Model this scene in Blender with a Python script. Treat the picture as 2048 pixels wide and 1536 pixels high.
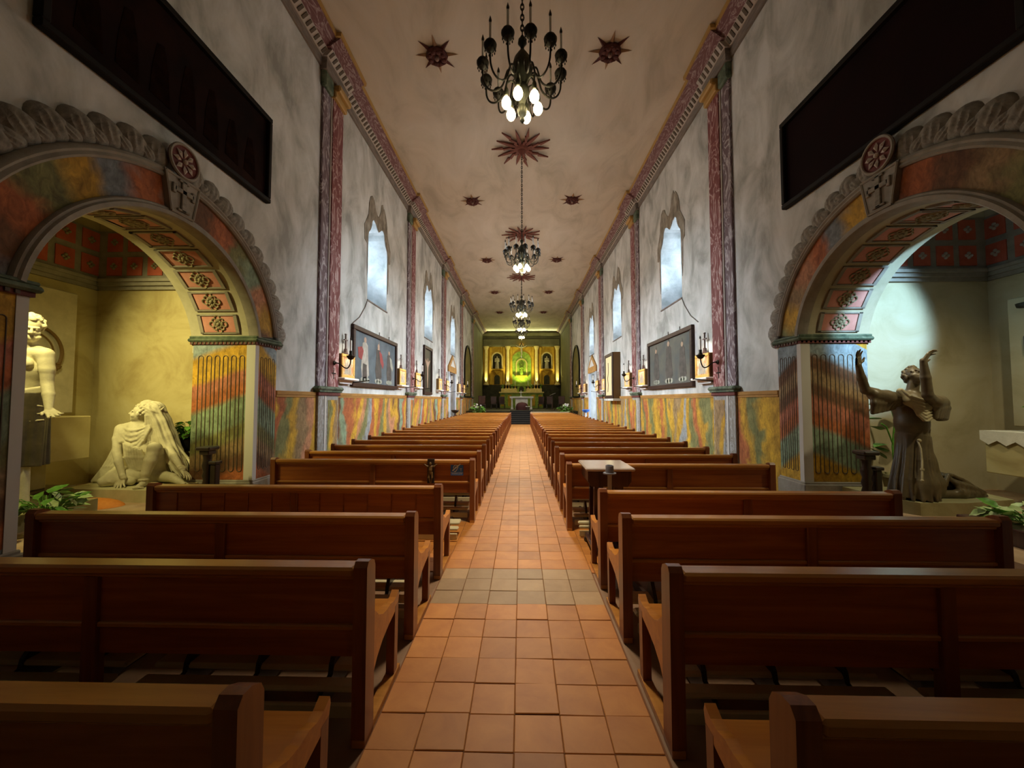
import bpy, bmesh, math, random
import numpy as np
from mathutils import Vector, Matrix
PI = math.pi
random.seed(7)
S = bpy.context.scene
COL = S.collection
for o in list(bpy.data.objects): bpy.data.objects.remove(o)

# ---------------------------------------------------------------- camera
cam = bpy.data.objects.new('camera', bpy.data.cameras.new('camera')); COL.objects.link(cam)
cam.data.sensor_width = 36.0
cam.data.lens = 36.0 * 769.0 / 2048.0
cam.data.clip_start = 0.05; cam.data.clip_end = 200
cam.location = (0, 0, 1.7)
cam.rotation_euler = (math.radians(90 + 2.383), 0, math.radians(1.34))
S.camera = cam

# ---------------------------------------------------------------- view, sky
S.view_settings.view_transform = 'Standard'
S.view_settings.look = 'None'
S.view_settings.gamma = 1.0
S.view_settings.use_curve_mapping = False
S.view_settings.exposure = 0.0
w = bpy.data.worlds.new('sky'); S.world = w; w.use_nodes = True
w.node_tree.nodes['Background'].inputs[0].default_value = (0.62, 0.78, 1.0, 1)
w.node_tree.nodes['Background'].inputs[1].default_value = 1.3

# ---------------------------------------------------------------- lamps of the room and daylight
def light(name, kind, loc, power, color, aim=None, size=0.1, size_y=None, spot=60, blend=0.5):
    l = bpy.data.lights.new(name, kind); l.energy = power; l.color = color
    o = bpy.data.objects.new(name, l); COL.objects.link(o); o.location = loc
    if kind == 'AREA':
        l.size = size
        if size_y: l.shape = 'RECTANGLE'; l.size_y = size_y
    else: l.shadow_soft_size = size
    if kind == 'SPOT': l.spot_size = math.radians(spot); l.spot_blend = blend
    if aim is not None:
        o.rotation_euler = (Vector(aim) - Vector(loc)).to_track_quat('-Z', 'Y').to_euler()
    return o
XL, XR = -4.12, 4.24          # faces of the nave walls
DAY = (0.66, 0.84, 1.0); WARM = (1.0, 0.66, 0.32); WARM2 = (1.0, 0.85, 0.66); YEL = (1.0, 0.87, 0.34)
for k in range(3):            # daylight in the six deep windows
    y = 10.85 + 6.07 * k
    for xw, sg in ((XL - 0.82, 1), (XR + 0.82, -1)):
        l = light('window_daylight', 'AREA', (xw, y, 5.45), 62, DAY, (xw + sg*6, y, 4.6), 1.35, 2.0); l.data.spread = math.radians(160)
        l = light('window_beam', 'AREA', (xw, y, 5.5), 230, (0.72, 0.87, 1.0), (xw + sg*6, y, 2.6), 1.0, 1.6); l.data.spread = math.radians(62)
CH = [(0.02, 4.55, -0.32), (0.03, 11.0, -0.1), (0.03, 16.9, -0.15), (0.04, 22.9, 0.3), (0.05, 28.8, 0.8)]
for x, y, dz in CH:           # bulbs of the chandeliers
    k, k2, ang = (0.12, 1.0, 78) if y < 6 else (1.1, 0.95, 150)
    light('chandelier_light', 'POINT', (x, y, 5.40 + dz), 145*k, WARM2, size=0.2)
    light('chandelier_downlight', 'SPOT', (x, y, 5.36 + dz), 740*k2, WARM2, (x, y, 0), 0.2, spot=ang, blend=1.0)
light('chapel_spot_left', 'SPOT', (-6.5, 2.9, 4.2), 860, YEL, (-5.15, 6.4, 2.3), 0.06, spot=66, blend=1.0)
light('chapel_spot_left', 'SPOT', (-5.1, 3.7, 3.35), 170, YEL, (-5.75, 4.5, 1.2), 0.06, spot=128, blend=0.9)
light('chapel_spot_right', 'SPOT', (5.6, 3.7, 3.6), 120, (1.0, 0.86, 0.52), (5.5, 4.9, 1.2), 0.06, spot=124, blend=0.8)
light('chapel_spot_right', 'SPOT', (4.6, 5.1, 3.5), 95, (1.0, 0.88, 0.58), (5.15, 5.1, 1.4), 0.04, spot=64, blend=0.7)
light('chapel_day_right', 'SPOT', (5.5, 2.6, 4.3), 1700, (0.40, 0.70, 1.0), (5.42, 6.1, 2.95), 0.1, spot=36, blend=0.45)

# ---------------------------------------------------------------- materials
def nd(nt, t, **kw):
    n = nt.nodes.new('ShaderNode' + t)
    for k, v in kw.items():
        if hasattr(n, k): setattr(n, k, v)
    return n
def setin(nt, sock, v):
    if isinstance(v, bpy.types.NodeSocket): nt.links.new(v, sock)
    else: sock.default_value = v
def ma(nt, op, a, b=0.0, c=0.0):
    n = nd(nt, 'Math', operation=op)
    setin(nt, n.inputs[0], a); setin(nt, n.inputs[1], b); setin(nt, n.inputs[2], c)
    return n.outputs[0]
def coords(nt, stretch=(1, 1, 1), rnd=False):
    tc = nd(nt, 'TexCoord'); mp = nd(nt, 'Mapping'); mp.inputs['Scale'].default_value = stretch
    nt.links.new(tc.outputs['Object'], mp.inputs['Vector'])
    if rnd:
        oi = nd(nt, 'ObjectInfo'); cx = nd(nt, 'CombineXYZ'); r = ma(nt, 'MULTIPLY', oi.outputs['Random'], 37.0)
        for i in range(3): nt.links.new(r, cx.inputs[i])
        nt.links.new(cx.outputs[0], mp.inputs['Location'])
    return mp.outputs[0]
def noise(nt, vec, scale, detail=5, rough=0.55, dist=0.0):
    n = nd(nt, 'TexNoise'); n.inputs['Scale'].default_value = scale; n.inputs['Detail'].default_value = detail
    n.inputs['Roughness'].default_value = rough; n.inputs['Distortion'].default_value = dist
    nt.links.new(vec, n.inputs['Vector']); return n.outputs[0]
def ramp(nt, fac, stops, interp='LINEAR'):
    n = nd(nt, 'ValToRGB'); cr = n.color_ramp; cr.interpolation = interp
    while len(cr.elements) < len(stops): cr.elements.new(0.5)
    for e, (p, c) in zip(cr.elements, stops): e.position = p; e.color = (c[0], c[1], c[2], 1)
    nt.links.new(fac, n.inputs[0]); return n.outputs[0]
def mix(nt, mode, fac, a, b):
    n = nd(nt, 'Mix', data_type='RGBA', blend_type=mode)
    setin(nt, n.inputs[0], fac); setin(nt, n.inputs[6], a if isinstance(a, bpy.types.NodeSocket) else (*a, 1)); setin(nt, n.inputs[7], b if isinstance(b, bpy.types.NodeSocket) else (*b, 1))
    return n.outputs[2]
def bump(nt, bs, h, strength, dist=0.02):
    b = nd(nt, 'Bump'); b.inputs['Strength'].default_value = strength; b.inputs['Distance'].default_value = dist
    nt.links.new(h, b.inputs['Height']); nt.links.new(b.outputs[0], bs.inputs['Normal'])
def new(name, rough=0.7, metal=0.0, spec=0.4):
    m = bpy.data.materials.new(name); m.use_nodes = True; nt = m.node_tree; bs = nt.nodes['Principled BSDF']
    bs.inputs['Roughness'].default_value = rough; bs.inputs['Metallic'].default_value = metal
    bs.inputs['Specular IOR Level'].default_value = spec
    return m, nt, bs
def noisy(name, cols, scale=3.0, stretch=(1, 1, 1), rough=0.75, metal=0.0, spec=0.35, bmp=0.15, detail=6, rnd=False, dist=0.3, lo=0.3, hi=0.7):
    m, nt, bs = new(name, rough, metal, spec)
    v = coords(nt, stretch, rnd); n = noise(nt, v, scale, detail, 0.6, dist)
    k = len(cols)
    c = ramp(nt, n, [(lo + (hi - lo) * i / max(1, k - 1), cols[i]) for i in range(k)])
    nt.links.new(c, bs.inputs['Base Color'])
    if bmp: bump(nt, bs, noise(nt, v, scale * 4, 4), bmp)
    return m
def banded(name, cols, kind, freq, amp, nscale=0.9, mott=0.35, rough=0.75, slant=0.0, fine=14, edge=0.6, off=0.0, stretch=(1, 1, 1), slx=0.0):
    # painted marbling: soft bands of colour, their edges waved by noise
    m, nt, bs = new(name, rough, 0, 0.3)
    tc = nd(nt, 'TexCoord'); sx = nd(nt, 'SeparateXYZ'); nt.links.new(tc.outputs['Object'], sx.inputs[0])
    X, Y, Z = sx.outputs
    if kind == 'arc': t = ma(nt, 'ARCTAN2', X, Z)
    elif kind == 'x':      # leaning bands: the lean itself changes slowly along the wall
        oi = nd(nt, 'ObjectInfo'); X = ma(nt, 'ADD', X, ma(nt, 'MULTIPLY', oi.outputs['Random'], 9.0)); cx = nd(nt, 'CombineXYZ'); nt.links.new(X, cx.inputs[0])
        ln = ma(nt, 'SUBTRACT', noise(nt, cx.outputs[0], 0.9, 1), 0.5)
        t = ma(nt, 'ADD', X, ma(nt, 'MULTIPLY', ma(nt, 'SUBTRACT', Z, 0.9), ma(nt, 'ADD', ma(nt, 'MULTIPLY', ln, 2.6), slant)))
    else: t = ma(nt, 'ADD', Z, ma(nt, 'ADD', ma(nt, 'MULTIPLY', Y, slant), ma(nt, 'MULTIPLY', ma(nt, 'ABSOLUTE', X), slx)))
    v = coords(nt, stretch)
    n = noise(nt, v, nscale, 4, 0.55, 0.6)
    t = ma(nt, 'ADD', ma(nt, 'MULTIPLY', t, freq), ma(nt, 'MULTIPLY', n, amp))
    t = ma(nt, 'FRACT', ma(nt, 'ADD', t, 20.0 + off))
    st = []; k = len(cols)
    for i, c in enumerate(cols):
        a = i / k; b = (i + 1) / k; g = (b - a) * (1 - edge) / 2
        st += [(a + g, c), (b - g, c)]
    c = ramp(nt, t, st)
    n2 = noise(nt, coords(nt, (1, 1, 0.55)), fine, 6, 0.65, 1.2)
    c = mix(nt, 'MULTIPLY', 1.0, c, ramp(nt, n2, [(0.3, (1 - mott,) * 3), (0.68, (1.15, 1.15, 1.15))]))
    n3 = noise(nt, coords(nt, (1, 1, 0.7)), 4.0, 5, 0.6, 0.8)
    c = mix(nt, 'MULTIPLY', 0.7, c, ramp(nt, n3, [(0.32, (0.5, 0.44, 0.38)), (0.6, (1.15, 1.12, 1.06))]))
    nt.links.new(c, bs.inputs['Base Color']); bump(nt, bs, n2, 0.12)
    return m
def veined(name, c0, c1, c2, scale=2.2, stretch=(1.6, 1.6, 0.55), rough=0.65):
    m, nt, bs = new(name, rough, 0, 0.35)
    v = coords(nt, stretch); n = noise(nt, v, scale, 5, 0.55, 1.4)
    t = ma(nt, 'FRACT', ma(nt, 'MULTIPLY', n, 7.0))
    c = ramp(nt, t, [(0.0, c0), (0.35, c0), (0.5, c1), (0.62, c2), (0.75, c1), (0.9, c0)])
    nt.links.new(c, bs.inputs['Base Color']); return m
def flat(name, c, rough=0.6, metal=0.0, spec=0.4):
    m, nt, bs = new(name, rough, metal, spec); bs.inputs['Base Color'].default_value = (*c, 1); return m
def glow(name, c, s):
    m = bpy.data.materials.new(name); m.use_nodes = True; nt = m.node_tree; bs = nt.nodes['Principled BSDF']
    bs.inputs['Base Color'].default_value = (*c, 1); bs.inputs['Emission Color'].default_value = (*c, 1); bs.inputs['Emission Strength'].default_value = s
    return m
def wood(name, c0, c1, rough=0.3, axis=0, scale=5.0, spec=0.5, coat=0.25):
    m, nt, bs = new(name, rough, 0, spec)
    st = [9.0, 9.0, 9.0]; st[axis] = 0.55
    v = coords(nt, st, True); n = noise(nt, v, scale / 3, 6, 0.6, 0.8)
    c = ramp(nt, n, [(0.3, c0), (0.7, c1)])
    nt.links.new(c, bs.inputs['Base Color']); bump(nt, bs, n, 0.08, 0.01)
    bs.inputs['Coat Weight'].default_value = coat; bs.inputs['Coat Roughness'].default_value = 0.18
    return m

RUST = (0.42, 0.13, 0.045); OCH = (0.50, 0.29, 0.03); OLV = (0.20, 0.20, 0.075); MINT = (0.24, 0.33, 0.22); GRY = (0.30, 0.32, 0.33); BRN = (0.16, 0.075, 0.035); PEACH = (0.50, 0.23, 0.12); SLATE = (0.20, 0.23, 0.26); TAN = (0.30, 0.20, 0.10); GOLD = (0.56, 0.33, 0.03)
mt = {}
mt['plaster'] = noisy('nave_plaster', [(0.30, 0.30, 0.27), (0.48, 0.48, 0.445), (0.62, 0.62, 0.59)], 1.5, (1, 1, 0.6), bmp=0.13, detail=12, dist=0.5, lo=.36, hi=.64)
mt['ceiling'] = noisy('ceiling_plaster', [(0.40, 0.35, 0.27), (0.53, 0.47, 0.375), (0.59, 0.53, 0.44)], 0.8, (1.4, 0.6, 1), bmp=0.15, detail=8, dist=0.8)
mt['chapel'] = noisy('chapel_plaster', [(0.33, 0.25, 0.10), (0.48, 0.40, 0.19), (0.55, 0.48, 0.26)], 1.3, bmp=0.2, detail=8, dist=0.8)
mt['chapel_r'] = noisy('chapel_plaster_pale', [(0.40, 0.34, 0.20), (0.52, 0.46, 0.30), (0.58, 0.53, 0.38)], 1.3, bmp=0.2, detail=8, dist=0.8)
mt['stone'] = noisy('cut_stone', [(0.42, 0.37, 0.26), (0.56, 0.50, 0.36)], 5, bmp=0.2)
mt['grey_trim'] = noisy('grey_painted_moulding', [(0.21, 0.19, 0.155), (0.31, 0.28, 0.235)], 6, bmp=0.15)
mt['garland'] = noisy('grey_garland_paint', [(0.13, 0.115, 0.095), (0.22, 0.20, 0.165), (0.28, 0.26, 0.22)], 4, (2.5, 1, 6), bmp=0.2, rnd=True)
mt['arch_band'] = banded('arch_marbling', [SLATE, BRN, RUST, OLV, OCH, SLATE, RUST, GRY, BRN, RUST, OLV, MINT, PEACH, OCH, BRN], 'arc', 1/PI, 0.10, 2.2, 0.5, off=.45, edge=.5)
mt['arch_band_r'] = banded('arch_marbling_right', [OLV, OCH, TAN, PEACH, RUST, SLATE, OCH, GRY, RUST, BRN, TAN, OLV, RUST, BRN, SLATE], 'arc', 1/PI, 0.10, 2.2, 0.5, off=.45, edge=.5)
mt['dado'] = banded('dado_marbling', [RUST, GOLD, RUST, OLV, GOLD, TAN, PEACH, OCH, BRN, MINT, RUST, GOLD, PEACH, OLV, GRY], 'x', 0.24, 0.28, 1.3, 0.45, slant=-0.12, edge=.6, stretch=(1, 1, 0.75))
mt['dado_r'] = banded('dado_marbling_gold', [OCH, RUST, OCH, OLV, GOLD, TAN, OCH, GRY, GOLD, OLV, RUST, OCH, OLV, GOLD], 'x', 0.27, 0.28, 1.3, 0.45, slant=0.12, off=0.42, edge=.6, stretch=(1, 1, 0.75))
BLUE = (0.26, 0.33, 0.37); PINKB = (0.48, 0.17, 0.10)
mt['pier'] = banded('pier_marbling', [RUST, BRN, TAN, OLV, MINT, MINT, RUST, PINKB, GOLD, GOLD, BLUE], 'z', 1/2.3, 0.07, 1.2, 0.5, slant=0.36, off=-.5/2.3 - .97/2.3 - .05, slx=0.70)
mt['pier_r'] = banded('pier_marbling_dark', [OCH, GOLD, MINT, MINT, RUST, PINKB, BRN, TAN, BRN, BLUE, BLUE], 'z', 1/2.3, 0.08, 1.2, 0.5, slant=0.42, off=-.5/2.3 - .97/2.3 - .05, slx=0.70)
mt['flute'] = flat('flute_brown', (0.085, 0.06, 0.035), 0.7)
mt['red_marble'] = veined('red_marbled_paint', (0.17, 0.045, 0.045), (0.26, 0.10, 0.095), (0.54, 0.41, 0.39), 1.15, (2.4, 2.4, 0.75))
mt['grey_marble'] = veined('grey_marbled_paint', (0.13, 0.085, 0.095), (0.26, 0.22, 0.24), (0.48, 0.44, 0.45), 1.3, (2.5, 2.5, 0.8))
mt['cornice_red'] = veined('cornice_red_paint', (0.13, 0.045, 0.045), (0.20, 0.10, 0.10), (0.33, 0.25, 0.24), 2.6, (0.6, 2, 2))
mt['cornice_grey'] = noisy('cornice_grey_paint', [(0.12, 0.10, 0.085), (0.25, 0.21, 0.175)], 6, (0.7, 2, 3), bmp=0.1)
mt['bead'] = flat('bead_cream', (0.42, 0.37, 0.32), 0.7)
mt['dark_red'] = noisy('oxblood_paint', [(0.10, 0.025, 0.022), (0.18, 0.05, 0.04)], 8)
mt['gold_line'] = flat('ochre_line', (0.40, 0.24, 0.07), 0.6)
mt['green'] = noisy('green_marbled_paint', [(0.03, 0.045, 0.03), (0.09, 0.125, 0.08), (0.17, 0.20, 0.14)], 7, bmp=0.25)
mt['ped_stripe'] = veined('pedestal_grey', (0.22, 0.20, 0.17), (0.30, 0.29, 0.27), (0.40, 0.40, 0.40), 2.5, (3, 3, 0.6))
mt['stripe'] = flat('pale_chamfer', (0.52, 0.50, 0.46), 0.7)
mt['rail'] = noisy('ochre_dado_rail', [(0.27, 0.13, 0.03), (0.40, 0.21, 0.05)], 3, (1, 3, 4), bmp=0.05)
mt['pink'] = noisy('pink_panel', [(0.46, 0.18, 0.14), (0.58, 0.27, 0.22)], 7, bmp=0.05)
mt['soffit'] = noisy('soffit_grey', [(0.36, 0.33, 0.22), (0.46, 0.42, 0.30)], 5, bmp=0.05)
mt['flower'] = noisy('olive_flower', [(0.16, 0.125, 0.06), (0.34, 0.30, 0.19)], 18)
mt['rosette'] = flat('cream_petal', (0.40, 0.34, 0.29), 0.7)
mt['coffer'] = noisy('coffer_red', [(0.40, 0.075, 0.04), (0.50, 0.12, 0.07)], 6, bmp=0.05)
mt['win_paint'] = noisy('window_umber_paint', [(0.10, 0.085, 0.065), (0.22, 0.19, 0.145), (0.38, 0.345, 0.28)], 6, (1, 1, 0.5), bmp=0.1)
mt['reveal'] = noisy('window_reveal', [(0.36, 0.39, 0.38), (0.50, 0.53, 0.53), (0.62, 0.64, 0.64)], 3.0, bmp=0.3, detail=9)
mt['floor'] = noisy('nave_floor', [(0.22, 0.13, 0.07), (0.32, 0.19, 0.10)], 3, rough=0.5)
mt['grout'] = flat('brown_grout', (0.20, 0.085, 0.035), 0.9)
def tile_mat(name, a, b, r):
    m, nt, bs = new(name, r, 0, 0.45)
    v = coords(nt, (1, 1, 1), True); n = noise(nt, v, 5, 6, 0.6, 0.5)
    c = ramp(nt, n, [(0.25, a), (0.75, b)])
    oi = nd(nt, 'ObjectInfo'); c = mix(nt, 'MULTIPLY', 1.0, c, ramp(nt, oi.outputs['Random'], [(0, (0.82, 0.80, 0.78)), (1, (1.12, 1.1, 1.08))]))
    nt.links.new(c, bs.inputs['Base Color']); bump(nt, bs, n, 0.12, 0.01); return m
mt['tile'] = tile_mat('terracotta_tile', (0.40, 0.138, 0.022), (0.55, 0.228, 0.042), 0.5)
mt['tile_grey'] = tile_mat('worn_greenish_tile', (0.30, 0.18, 0.075), (0.40, 0.26, 0.12), 0.5)
mt['chapel_floor'] = noisy('chapel_paving', [(0.40, 0.26, 0.15), (0.55, 0.40, 0.26)], 4, bmp=0.1)
mt['orange'] = noisy('orange_mat', [(0.62, 0.20, 0.03), (0.75, 0.28, 0.05)], 20)
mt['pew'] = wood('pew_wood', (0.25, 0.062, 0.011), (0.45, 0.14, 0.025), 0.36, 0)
mt['pew_top'] = wood('pew_top_lit_wood', (0.36, 0.14, 0.024), (0.56, 0.25, 0.05), 0.30, 0)  # pew wood made paler: lamp light caught by the rails put into the colour
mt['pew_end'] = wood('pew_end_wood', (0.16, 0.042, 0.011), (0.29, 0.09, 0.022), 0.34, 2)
mt['seat'] = wood('pew_seat_lit_wood', (0.48, 0.165, 0.024), (0.68, 0.28, 0.045), 0.32, 0)  # brighter orange pew wood, chandelier light on the seats mixed into it
mt['kneeler'] = noisy('kneeler_vinyl', [(0.56, 0.48, 0.26), (0.66, 0.58, 0.33)], 4, rough=0.5)
mt['iron'] = noisy('wrought_iron', [(0.018, 0.016, 0.012), (0.045, 0.04, 0.03)], 12, rough=0.5, metal=0.5)
mt['bronze_iron'] = noisy('aged_brass', [(0.03, 0.032, 0.022), (0.075, 0.075, 0.05)], 9, rough=0.45, metal=0.5)
mt['candle'] = flat('ivory_candle', (0.86, 0.83, 0.76), 0.5)
mt['bulb'] = glow('lit_bulb', (1.0, 0.84, 0.48), 14.0)
mt['black_wood'] = wood('black_wood', (0.012, 0.008, 0.006), (0.035, 0.022, 0.016), 0.35, 2)
mt['dark_wood'] = wood('dark_table_wood', (0.03, 0.012, 0.010), (0.07, 0.03, 0.024), 0.28, 2)
mt['red_orn'] = noisy('red_ceiling_ornament', [(0.12, 0.035, 0.022), (0.20, 0.065, 0.042)], 9)
mt['star_red'] = noisy('dark_red_star_paint', [(0.055, 0.014, 0.011), (0.12, 0.034, 0.025)], 9)
mt['och_orn'] = noisy('ochre_ceiling_ornament', [(0.24, 0.13, 0.06), (0.34, 0.20, 0.10)], 9)
mt['grey_orn'] = flat('taupe_ceiling_ornament', (0.26, 0.17, 0.14), 0.7)
mt['canvas_dark'] = noisy('dark_canvas', [(0.003, 0.001, 0.001), (0.010, 0.003, 0.002), (0.020, 0.006, 0.003)], 1.6, rough=0.85, spec=0.08, bmp=0)
mt['canvas_dark_r'] = noisy('dark_canvas_red', [(0.006, 0.002, 0.002), (0.012, 0.003, 0.003)], 1.2, rough=0.85, spec=0.08, bmp=0)
mt['frame_dark'] = flat('dark_frame', (0.006, 0.004, 0.003), 0.6, 0, .15)
mt['frame_brown'] = wood('brown_frame', (0.022, 0.010, 0.007), (0.05, 0.022, 0.014), 0.5, 0, spec=.25, coat=0)
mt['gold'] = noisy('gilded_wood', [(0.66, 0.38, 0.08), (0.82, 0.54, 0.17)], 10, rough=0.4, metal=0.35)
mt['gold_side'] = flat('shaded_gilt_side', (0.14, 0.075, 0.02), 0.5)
mt['skyblue'] = noisy('painted_sky', [(0.055, 0.075, 0.085), (0.10, 0.125, 0.14), (0.16, 0.18, 0.19)], 1.3, bmp=0)
mt['skybrown'] = noisy('painted_dusk_sky', [(0.055, 0.072, 0.078), (0.095, 0.095, 0.078), (0.15, 0.13, 0.095)], 1.0, bmp=0)
mt['cloud'] = noisy('painted_cloud', [(0.24, 0.25, 0.20), (0.36, 0.36, 0.29)], 4, bmp=0)
mt['habit'] = noisy('painted_habit', [(0.045, 0.04, 0.035), (0.10, 0.085, 0.07)], 5, bmp=0)
mt['robe_white'] = noisy('painted_white_robe', [(0.28, 0.25, 0.2), (0.46, 0.42, 0.35)], 5, bmp=0)
mt['robe_red'] = noisy('painted_red_cloak', [(0.22, 0.04, 0.035), (0.34, 0.07, 0.06)], 5, bmp=0)
mt['skin'] = flat('painted_skin', (0.38, 0.25, 0.17), 0.7)
mt['statue_l'] = noisy('cream_statue_stone', [(0.50, 0.45, 0.30), (0.66, 0.61, 0.44)], 9, rough=0.65, bmp=0.12)
mt['statue_d'] = noisy('dark_statue_drape', [(0.05, 0.04, 0.025), (0.10, 0.08, 0.05)], 9, rough=0.5, bmp=0.12)
mt['bronze'] = noisy('brown_statue_bronze', [(0.075, 0.055, 0.03), (0.15, 0.115, 0.06)], 6, rough=0.42, metal=0.0, spec=0.5, bmp=0.1)
mt['bronze_lit'] = noisy('lit_statue_cowl', [(0.34, 0.29, 0.17), (0.46, 0.40, 0.25)], 8, rough=0.55)  # cowl and cord: paler bronze, the highlight put into the colour
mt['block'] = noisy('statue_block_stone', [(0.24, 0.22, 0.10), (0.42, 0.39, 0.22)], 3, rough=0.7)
mt['block_lit'] = noisy('lit_statue_block_stone', [(0.46, 0.42, 0.24), (0.64, 0.59, 0.38)], 3, rough=0.7)  # block stone again, brightened in colour to look lit
mt['leaf'] = noisy('green_leaf', [(0.04, 0.14, 0.014), (0.13, 0.32, 0.045)], 14, rough=0.4, bmp=0, rnd=True)
mt['leaf_pale'] = noisy('pale_green_leaf', [(0.20, 0.34, 0.10), (0.48, 0.58, 0.30)], 14, rough=0.4, bmp=0, rnd=True)
mt['pot'] = flat('black_pot', (0.012, 0.012, 0.011), 0.4)
mt['cloth'] = noisy('white_altar_cloth', [(0.62, 0.58, 0.48), (0.74, 0.70, 0.60)], 12)
mt['metal'] = flat('grey_steel', (0.26, 0.27, 0.31), 0.35, 0.35)
mt['blue_sign'] = flat('blue_sign', (0.05, 0.19, 0.70), 0.5)
mt['white'] = flat('white_print', (0.75, 0.78, 0.80), 0.5)
mt['pale_door'] = noisy('pale_blue_door_paint', [(0.40, 0.44, 0.50), (0.55, 0.58, 0.62)], 3)
mt['chancel'] = noisy('chancel_green_plaster', [(0.13, 0.125, 0.065), (0.22, 0.21, 0.12)], 1.2, (1, 1, 0.4))
mt['altar_gold'] = noisy('reredos_gold', [(0.42, 0.22, 0.015), (0.68, 0.45, 0.05)], 3, (1, 1, 0.6))
mt['altar_green'] = noisy('reredos_green', [(0.14, 0.26, 0.03), (0.40, 0.52, 0.09)], 4)
mt['altar_col'] = noisy('reredos_column', [(0.60, 0.46, 0.16), (0.78, 0.66, 0.32)], 4)
mt['altar_dark'] = noisy('reredos_base', [(0.02, 0.022, 0.012), (0.06, 0.055, 0.03)], 3)
mt['marble_white'] = noisy('white_altar_stone', [(0.45, 0.47, 0.44), (0.58, 0.60, 0.57)], 4)
mt['carpet'] = flat('black_step_carpet', (0.018, 0.020, 0.024), 0.8)
mt['glass'] = flat('frosted_pane', (0.75, 0.85, 0.95), 0.5)
mt['glass'].node_tree.nodes['Principled BSDF'].inputs['Transmission Weight'].default_value = 0.8
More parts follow.
